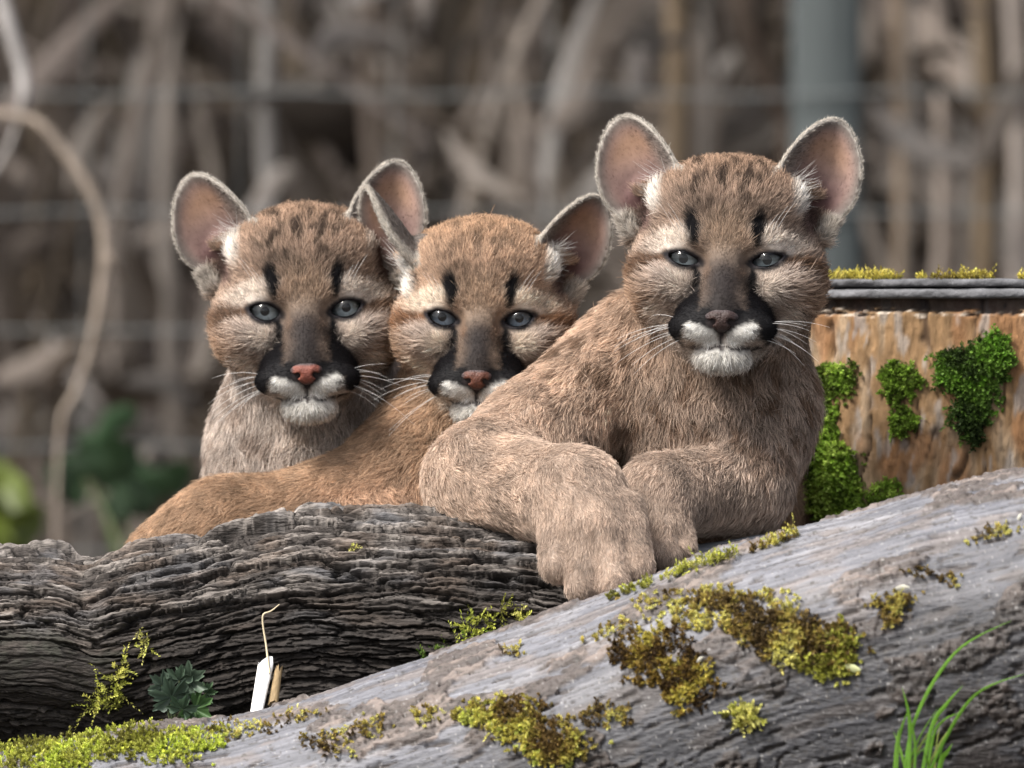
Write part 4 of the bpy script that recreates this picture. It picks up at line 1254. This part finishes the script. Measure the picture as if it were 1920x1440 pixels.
# broken splinter, twig and dry stalk
spl_m = attr_mat('pale_split_wood', rough=.7, spec=.25, var=.12, noise_scale=300, stretch=(1, 1, .15), bump=.5, bump_scale=600)
def splinter(name, a, b, wa, wb, depth, col, seed, label, cat):
    r_ = np.random.default_rng(seed)
    a, b = np.asarray(a, float), np.asarray(b, float)
    ax = b - a; ln = np.linalg.norm(ax); ax = ax / ln
    sx = unitv(np.cross(ax, (0, 1, 0))); sy = np.cross(sx, ax)
    n, m = 26, 14
    V = []
    an = np.linspace(0, 2 * math.pi, m, endpoint=False)
    prof = 1 + .18 * r_.normal(size=m); jag = 26 * r_.random(m) - 8
    for i in range(n + 1):
        s = i / n
        w = wa + (wb - wa) * s
        for j in range(m):
            endj = (.0 if s < .8 else (s - .8) / .2) * jag[j] - (.0 if s > .15 else (.15 - s) / .15) * jag[j - 5] * .6
            x = math.cos(an[j]); y = math.sin(an[j])
            sq = 1 / max(abs(x), abs(y)) ** .6
            V.append(a + ax * (ln * s + endj) + (sx * x * w * .5 + sy * y * depth * .5) * sq * prof[j])
    V = np.array(V)
    F = grid_faces(n + 1, m)
    V = np.concatenate([V, [a, b + ax * 3]]); k = len(V) - 2; j = np.arange(m); j2 = (j + 1) % m; o = n * m
    caps = np.concatenate([np.stack([np.full(m, k), j, j2], 1), np.stack([np.full(m, k + 1), o + j2, o + j], 1)])
    cc = np.tile([col], (len(V), 1)) * (1 + .3 * noise(V.astype(np.float32), (1 / 4., 1 / 4., 1 / 40.), seed))[:, None]
    ob = mesh_np(name, W(V), [F, caps], spl_m, None, smooth=False, col=np.clip(cc, .01, .86))
    return tag(ob, label, cat)
splinter('wood_splinter', G(479, 1345, -395), G(498, 1247, -350), 20, 26, 9, (.84, .82, .78), 1, 'bright white wood splinter leaning against the dark log', 'splinter')
splinter('broken_twig', G(512, 1316, -372), G(521, 1262, -352), 17, 13, 10, (.24, .17, .09), 2, 'short broken brown twig right behind the white splinter', 'twig')
straw_m = attr_mat('dry_straw', rough=.6, spec=.3, var=.15)
tag(tube('dry_stalk', [G(505, 1262, -362), G(499, 1210, -345), G(493, 1172, -340), G(494, 1152, -340), G(508, 1146, -338), G(524, 1133, -334)], [2.0, 1.9, 1.8, 1.8, 1.5, .9], straw_m, col=(.50, .42, .28), seg=7),
    'thin bent straw-coloured stalk rising from the white splinter', 'stalk')
# fallen petals and scales on the bare log
for k, (x, y, l, ang, label) in enumerate(((1694, 1107, 26, .12, 'white petal lying on the bare log near the triangular moss patch'), (1316, 1243, 16, 1.2, 'pale bud scale lying on the rusty moss of the bare log'),
                                   (1600, 1252, 34, -.18, 'pale translucent leaf scale beside the bright moss tip'), (1912, 968, 14, 1.2, 'tiny white seed husk high on the bare log'))):
    P, N, ok = pick_on(nV[:-2], NEARFACES, [(x, y)], tol=12)
    c0 = P[0] + N[0] * (7 if k in (1, 2) else 3); d = np.array([math.cos(ang), 0, math.sin(ang)]); d = unitv(d - N[0] * (d @ N[0]))
    tag(blade('petal', [c0 - d * l / 2, c0 - d * l * .2 + N[0] * 2, c0 + d * l * .2 + N[0] * 3, c0 + d * l / 2 + N[0] * 2], l * .42, (.75, .72, .60) if k != 2 else (.55, .58, .30), fold=.5), label, 'petal')

# ---------------------------------------------------------------- far: wire fence, stems, undergrowth
steel_m = plain_mat('galvanised_wire', (.13, .14, .14), .6, .5, .1, 60, .4)
postm = plain_mat('grey_post', (.055, .064, .064), .7, .3, .25, 14)
fence = empty('wire_fence', W(np.array([0, 12000, -700])))
tag(fence, 'wire mesh fence with one blue grey post behind the cubs', 'fence')
YF = 12000.0
def box_post(px0, px1, Y, name, parent, mat, z0=-760, z1=3000):
    a, b = G(px0, 0, Y)[0], G(px1, 0, Y)[0]
    w = b - a; n = 8
    xs = [(a, Y), (b, Y), (b, Y + w), (a, Y + w)]
    c = []
    for (x, y), (sx, sy) in zip(xs, ((1, 1), (-1, 1), (-1, -1), (1, -1))):
        be = w * .12
        c.append((x + sx * be, y) if True else None); c.append((x, y + sy * be))
    order = [c[1], c[0], c[2], c[3], c[5], c[4], c[6], c[7]]
    V = np.array([(x, y, z) for z in np.linspace(z0, z1, 12) for x, y in order])
    V[:, :2] += (noise(V.astype(np.float32), 1 / 300., 2) * 5)[:, None]
    F = grid_faces(12, 8)
    k = len(V); V = np.concatenate([V, [[(a + b) / 2, Y + w / 2, z1 + w * .15]]])
    j = np.arange(8); caps = np.stack([np.full(8, k), 88 + j, 88 + (j + 1) % 8], 1)
    return mesh_np(name, W(V), [F, caps], mat, parent, smooth=False)
box_post(1484, 1618, YF + 20, 'post', fence, postm)
for py in (-60, 176, 398, 620, 838, 1040):
    xs = np.linspace(-700, 2600, 12)
    tube('wire', [G(x, py + 5 * math.sin(x * .01 + py), YF) for x in xs], 4.2, steel_m, fence, seg=6)
for px in (-420, -130, 160, 450, 740, 1030, 1320, 1700, 1990, 2280):
    tube('wire', [G(px + 6 * math.sin(k), py, YF + 8) for k, py in enumerate(np.linspace(-700, 1240, 7))], 2.5, steel_m, fence, seg=6)

twig_m = attr_mat('dry_twig', rough=.85, spec=.15, var=.25, noise_scale=50)
YB = 9000.0
br_ = empty('curved_branch', W(G(150, 1250, YB)))
tag(br_, 'thick pale tan branch bowing down in front of the wire fence', 'branch')
BC = (.25, .205, .165)
tube('main_stem', [G(-160, 200, YB), G(-40, 212, YB), G(60, 225, YB), G(120, 285, YB), G(170, 360, YB), G(195, 440, YB), G(190, 540, YB), G(170, 650, YB), G(140, 740, YB), G(110, 830, YB), G(100, 1300, YB)], [12, 12, 13, 14, 14, 13, 12, 10, 8, 6, 5], twig_m, br_, col=BC, seg=12)
tube('side_shoot', [G(196, 470, YB), G(215, 500, YB), G(232, 530, YB + 100)], [11, 9, 4], twig_m, br_, col=BC)
tag(tube('pale_stem', [G(-40, -160, YB), G(0, -10, YB), G(22, 70, YB), G(40, 130, YB), G(45, 190, YB), G(20, 270, YB + 100), G(-60, 400, YB + 200)], [20, 19, 19, 17, 15, 9, 4], twig_m, col=(.32, .30, .285)), 'whitish stem rising above the curved tan branch', 'stem')

def stem(pxs, Y, r, col, label, group=None):
    return tag(tube('reed_stem', [G(x, y, Y + 40 * k) for k, (x, y) in enumerate(pxs)], r, twig_m, col=col, seg=9), label, 'stem', group)
stem([(495, -150), (502, 60), (496, 200), (505, 420), (500, 800), (510, 1260)], 13600, 26, (.24, .228, .215), 'upright whitish reed stem just behind the fence wires')
stem([(1262, -150), (1272, 100), (1270, 300), (1268, 600), (1270, 1260)], 13000, 36, (.10, .075, .05), 'thick upright brown stem beside the blue grey post')
stem([(1365, -150), (1400, 50), (1455, 190), (1480, 330), (1490, 1260)], 13900, 26, (.12, .09, .07), 'dark slanting stem that passes behind the blue grey post')
for x, r, c, label in ((1690, 20, (.15, .115, .085), 'upright brown reed stem standing next to the blue grey post'), (1762, 15, (.25, .21, .18), 'slender tan reed stem between two dark brown stems beyond the post'),
                       (1846, 26, (.14, .105, .07), 'thickest dark brown reed stem above the mossy stump'), (1905, 20, (.30, .26, .23), 'pale pinkish tan stem beside the thickest dark brown stem')):
    stem([(x - 12, -150), (x, 100), (x + 6, 350), (x - 4, 700), (x, 1260)], 12900 + 300 * (x % 5), r * 1.35, c, label)
for x, Y, c, label in ((1000, 14400, (.24, .20, .17), 'tan reed stem showing between the tawny cub\'s ear and the half-closed-eyed cub'), (880, 15000, (.13, .1, .07), 'dark brown reed stem rising behind the tawny cub\'s crown'),
                       (690, 14500, (.18, .145, .12), 'brown reed stem rising behind the sitting cub\'s ear'), (60, 14800, (.11, .085, .06), 'dark brown reed stem behind the curved tan branch'), (290, 14600, (.22, .19, .17), 'grey brown reed stem between the curved branch and the sitting cub')):
    stem([(x + 20, -150), (x, 150), (x + 14, 420), (x - 6, 800), (x + 10, 1260)], Y, 24, c, label)

# dry undergrowth: a thicket of curled dead leaves and bent stalks that reads as one mass
r_ = np.random.default_rng(77)
def strips(n, Ylo, Yhi, xr, zr, length, width, pal, seed, lean):
    r_ = np.random.default_rng(seed)
    Y = r_.uniform(Ylo, Yhi, n)
    P = np.stack([r_.uniform(*xr, n), Y, r_.uniform(*zr, n)], 1)
    ang = r_.normal(math.pi / 2, lean, n); flip = r_.random(n) < .5; ang = np.where(flip, ang + math.pi, ang)
    d = np.stack([np.cos(ang), r_.normal(0, .35, n), np.sin(ang)], 1); d /= np.linalg.norm(d, axis=1, keepdims=True)
    side = np.cross(d, np.stack([r_.normal(0, .7, n), -np.ones(n), r_.normal(0, .7, n)], 1)); side /= np.linalg.norm(side, axis=1, keepdims=True)
    nm = np.cross(d, side)
    L = r_.uniform(*length, n); Wd = r_.uniform(*width, n)
    cv = r_.normal(0, .5, (n, 1)) * side + r_.normal(0, .5, (n, 1)) * nm
    K = 7; rows = []
    for k in range(K):
        s = k / (K - 1)
        c = P + d * (L * (s - .5))[:, None] + cv * (L * (s - .5) ** 2)[:, None]
        w = Wd * .5 * (math.sin(math.pi * min(max(s, .04), .97)) ** .6)
        rows.append(np.stack([c - side * w[:, None] + nm * (w * .5)[:, None], c, c + side * w[:, None] + nm * (w * .5)[:, None]], 1))
    V = np.stack(rows, 1).reshape(-1, 3)            # n,K,3
    base = np.arange(n)[:, None] * (K * 3)
    f = []
    for k in range(K - 1):
        for m in range(2): f.append([k * 3 + m, k * 3 + m + 1, (k + 1) * 3 + m + 1, (k + 1) * 3 + m])
    F = (base[:, None, :] + np.array(f)[None]).reshape(-1, 4)
    pal = np.array(pal); col = pal[r_.integers(0, len(pal), n)] * (1 + .25 * r_.normal(size=n))[:, None]
    return V, F, np.repeat(col, K * 3, 0)
DRY = [tuple(.60 * v for v in c) for c in [(.24, .20, .17), (.30, .26, .225), (.15, .12, .095), (.40, .37, .34), (.20, .16, .125), (.27, .225, .19), (.10, .078, .055), (.27, .225, .20)]]
parts = [strips(1500, 13500, 18000, (-5200, 5200), (-900, 3400), (350, 1100), (60, 210), DRY, 301, 1.3),
         strips(1500, 17000, 24000, (-7000, 7000), (-900, 5000), (500, 1700), (80, 280), DRY, 302, 1.0),
         strips(800, 12800, 18000, (-5200, 5200), (-900, 3400), (900, 2600), (26, 64), DRY, 303, .30)]
parts.append(strips(1100, 12600, 16500, (-4800, 4800), (-900, 3200), (160, 420), (36, 100), DRY[:3] + [(.19, .17, .155)], 304, 1.6))
off = 0; Vs, Fs, Cs = [], [], []
for V, F, c in parts:
    Vs.append(V); Fs.append(F + off); Cs.append(c); off += len(V)
dry_m = attr_mat('dead_leaf', rough=.8, spec=.2, var=.25, noise_scale=25, transl=.25)
tag(mesh_np('undergrowth', W(np.concatenate(Vs)), np.concatenate(Fs), dry_m, col=np.clip(np.concatenate(Cs), .01, .7)), 'dry brown thicket of dead leaves and stalks behind the fence', 'undergrowth', kind='stuff')

# two green plants at the thicket's foot
def leafy(label, px, py, Y, n, spread, size, col, seed):
    r_ = np.random.default_rng(seed)
    g = empty('green_plant', W(np.array([G(px, py, Y)[0], Y, -640])))
    tag(g, label, 'plant')
    c = G(px, py, Y); foot = np.array([c[0], Y, -640.])
    for k in range(n):
        p = c + r_.normal(size=3) * np.array(spread)
        a = r_.uniform(0, 2 * math.pi); d = np.array([math.cos(a), r_.normal() * .3, math.sin(a) * .7])
        kk = 1 + .25 * r_.normal()
        blade('leaf', [p - d * size * .5, p - d * size * .15 + np.array([0, 0, 8]), p + d * size * .2 + np.array([0, 0, 10]), p + d * size * .6 - np.array([0, 0, 14])], size * .5, tuple(np.array(col) * kk), g, fold=.3, twist=r_.uniform(0, 6))
    for k in range(4):
        tube('stalk', [foot + r_.normal(size=3) * np.array([30, 20, 0]), (foot + c) / 2 + r_.normal(size=3) * 30, c + r_.normal(size=3) * np.array(spread) * .6], [7, 6, 3], leaf_m, g, col=(.12, .16, .06), seg=6)
leafy('leafy green plant growing at the foot of the fence behind the sitting cub', 205, 880, 9600, 26, (85, 60, 55), 140, (.03, .06, .025), 1)
leafy('lime green plant at the thicket\'s foot next to the curved tan branch', -10, 960, 9200, 22, (42, 60, 100), 140, (.10, .13, .018), 2)

skin_m = attr_mat('cub_skin', rough=.75, spec=.2, var=.12, noise_scale=200)
fur_m = fur_mat('cub_fur')
nose_m = attr_mat('nose_leather', rough=.5, spec=.35, var=.12, noise_scale=600, bump=.5, bump_scale=900)
sclera_m = plain_mat('eye_white', (.10, .085, .08), .3)
pupil_m = plain_mat('pupil_black', (.006, .006, .008), .3)
iris_m = attr_mat('iris', rough=.45, spec=.3, var=.2, noise_scale=400)
cornea_m, _nt, _b = new_mat('cornea_clear')
_N, _L = _nt.nodes, _nt.links
_t = _N.new('ShaderNodeBsdfTransparent'); _g = _N.new('ShaderNodeBsdfGlossy'); _g.inputs['Roughness'].default_value = .06
_f = _N.new('ShaderNodeFresnel'); _f.inputs[0].default_value = 1.376
_m = _N.new('ShaderNodeMixShader'); _L.new(_f.outputs[0], _m.inputs[0]); _L.new(_t.outputs[0], _m.inputs[1]); _L.new(_g.outputs[0], _m.inputs[2])
_L.new(_m.outputs[0], _N['Material Output'].inputs[0]); _N.remove(_b)
EYEM = dict(sclera=sclera_m, pupil=pupil_m, iris=iris_m, cornea=cornea_m, nose=nose_m, iriscol=(.18, .205, .21))

def C(a, b, ra, rb, k, col, L, flow=None):
    return (G(*a).astype(np.float32), G(*b).astype(np.float32), float(ra), float(rb), float(k), col, float(L), flow)

# --- cub resting both paws on the dark log
Y3 = -110
H3 = Head(G(1359, 485, Y3), 1.0, rot(yaw=-3, pitch=2, roll=1.1), 11.8, ears_std())
prims3 = [
    C((1372, 560, 100), (1340, 760, 130), 140, 162, 60, 'neck', 26, (0, .15, -1)),
    C((1345, 800, 110), (1335, 850, 120), 155, 150, 60, 'chest', 27, (0.1, -.1, -1)),
    C((1200, 650, 160), (1010, 830, 60), 105, 108, 60, 'shoulder', 20, (-.6, -.2, -.8)),
    C((1010, 830, 60), (905, 900, -70), 106, 98, 50, 'arm', 18, (-.5, -.2, -.8)),
    C((905, 905, -80), (1075, 935, -270), 98, 84, 50, 'arm', 16, (.8, -.5, -.2)),
    C((1080, 935, -275), (1110, 1000, -335), 88, 80, 40, 'paw', 15, (.2, -.2, -1)),
    C((1052, 965, -315), (1044, 1062, -392), 42, 31, 12, 'paw', 11, (0, -.1, -1)),
    C((1090, 965, -345), (1093, 1098, -420), 42, 33, 11, 'paw', 11, (0, -.1, -1)),
    C((1132, 965, -345), (1147, 1097, -424), 42, 34, 11, 'paw', 11, (0, -.1, -1)),
    C((1165, 960, -320), (1196, 1066, -392), 42, 30, 12, 'paw', 11, (0, -.1, -1)),
    C((1425, 760, 90), (1395, 905, -10), 105, 82, 50, 'chest', 23, (-.1, -.1, -1)),
    C((1395, 915, -10), (1238, 930, -135), 80, 74, 40, 'paw', 18, (-.6, -.3, -.7)),
    C((1236, 932, -140), (1240, 995, -200), 68, 52, 30, 'paw', 15, (0, -.2, -1)),
    C((1224, 965, -180), (1212, 1036, -240), 33, 25, 6, 'paw', 11, (0, 0, -1)),
    C((1242, 965, -190), (1251, 1044, -250), 34, 26, 6, 'paw', 11, (0, 0, -1)),
    C((1260, 960, -180), (1283, 1028, -230), 32, 22, 6, 'paw', 11, (0, 0, -1)),
    C((1335, 830, 160), (1340, 900, 720), 150, 165, 60, 'torso', 22, (0, 1, -.2)),
    C((1390, 960, 520), (1425, 1180, 640), 120, 100, 60, 'pink', 26, (0, 0, -1)),
    C((1290, 960, 620), (1250, 1250, 700), 120, 80, 60, 'torso', 26, (0, 0, -1)),
]
PAL3 = dict(PAL)
PAL3.update(chest=(.37, .29, .235), neck=(.31, .225, .165), torso=(.38, .25, .16), nose=(.032, .017, .014), tan=(.335, .248, .19))
cub3 = empty('puma_cub', W(G(1360, 1250, 300)))
tag(cub3, 'brown spotted puma cub draping both forepaws over the dark log, eyes half closed', 'puma cub', 'puma cubs behind the logs')
build_cub('puma_cub', '', H3, prims3, PAL3, EYEM, cub3, 360000, seed=3, hidden=lambda x, y, Y: ((y > 1060) & (Y > -150)) | (y > 1180) | ((y > 980) & (x < 960)), skin_mat=skin_m, furm=fur_m)

# --- cub in the middle, lying along behind the log
Y2 = 170
H2 = Head(G(900, 597, Y2), .93, rot(yaw=-3, pitch=-3, roll=1.0), 15.5, ears_std(
    l=dict(base=(134, 120, 92), tip=(232, 90, 232), face=(.95, -.42, .1), a=72, curl=1.15, length=205),
    r=dict(base=(138, 130, 92), tip=(232, 118, 240), face=(.5, -.86, .05), a=74)))
prims2 = [
    C((912, 650, 370), (870, 790, 400), 120, 130, 50, 'torso', 22, (-.3, 0, -1)),
    C((865, 800, 380), (790, 880, 340), 128, 122, 60, 'torso', 20, (-.7, 0, -.7)),
    C((790, 900, 340), (620, 1008, 300), 122, 128, 60, 'torso', 17, (-1, 0, -.5)),
    C((620, 1008, 300), (430, 1034, 290), 128, 126, 60, 'torso', 16, (-.9, -.1, -.6)),
    C((430, 1034, 290), (335, 1080, 290), 126, 112, 60, 'torso', 16, (-.7, -.1, -.9)),
    C((770, 962, 240), (640, 985, 190), 62, 52, 30, 'pink', 26, (.8, 0, -.5)),
    C((860, 900, 300), (820, 1080, 260), 90, 70, 50, 'torso', 26, (0, 0, -1)),
]
PAL2 = dict(PAL)
PAL2.update(tan=(.48, .345, .25), rufous=(.40, .245, .14), under=(.22, .13, .075), torso=(.43, .295, .195), pale=(.74, .62, .50), streak=.55, brown=(.20, .10, .05), nose=(.085, .03, .018))
cub2 = empty('puma_cub', W(G(700, 1250, 300)))
tag(cub2, 'tawny puma cub squeezed between its two siblings, body stretched along the dark log', 'puma cub', 'puma cubs behind the logs')
build_cub('puma_cub', '', H2, prims2, PAL2, dict(EYEM, iriscol=(.12, .145, .175)), cub2, 260000, seed=2, hidden=lambda x, y, Y: (y > 1010 + .0 * x) | ((y > 960) & (x > 560) & (x < 1100)) | ((x > 1010) & (y > 640)) | ((x > 900) & (y > 800)), skin_mat=skin_m, furm=fur_m)

# --- cub sitting upright behind the others
Y1 = 240
H1 = Head(G(572, 581, Y1), .985, rot(yaw=-1, pitch=-2, roll=-2.6), 16.5, ears_std(
    l=dict(tip=(208, 122, 250)), r=dict(tip=(190, 122, 268), face=(.2, -.97, .05), a=76)))
prims1 = [
    C((588, 670, 460), (578, 830, 520), 142, 162, 60, 'white_chest', 24, (-.1, .1, -1)),
    C((574, 860, 520), (570, 990, 540), 180, 196, 70, 'white_chest', 24, (-.1, 0, -1)),
    C((690, 740, 560), (720, 860, 600), 70, 90, 50, 'chest', 23, (0, 0, -1)),
    C((600, 960, 600), (700, 1000, 1000), 180, 180, 70, 'torso', 26, (0, 1, 0)),
    C((480, 1020, 480), (470, 1300, 470), 80, 64, 50, 'arm', 22, (0, 0, -1)),
    C((680, 1020, 480), (690, 1300, 470), 80, 64, 50, 'arm', 22, (0, 0, -1)),
]
PAL1 = dict(PAL)
PAL1.update(nose=(.165, .05, .033))
cub1 = empty('puma_cub', W(G(580, 1250, 500)))
tag(cub1, 'puma cub with pinkest nose and pale grey chest, sitting upright behind the tawny back', 'puma cub', 'puma cubs behind the logs')
build_cub('puma_cub', '', H1, prims1, PAL1, EYEM, cub1, 250000, seed=1, hidden=lambda x, y, Y: (y > 945) | ((x > 800) & (y > 460)), skin_mat=skin_m, furm=fur_m)
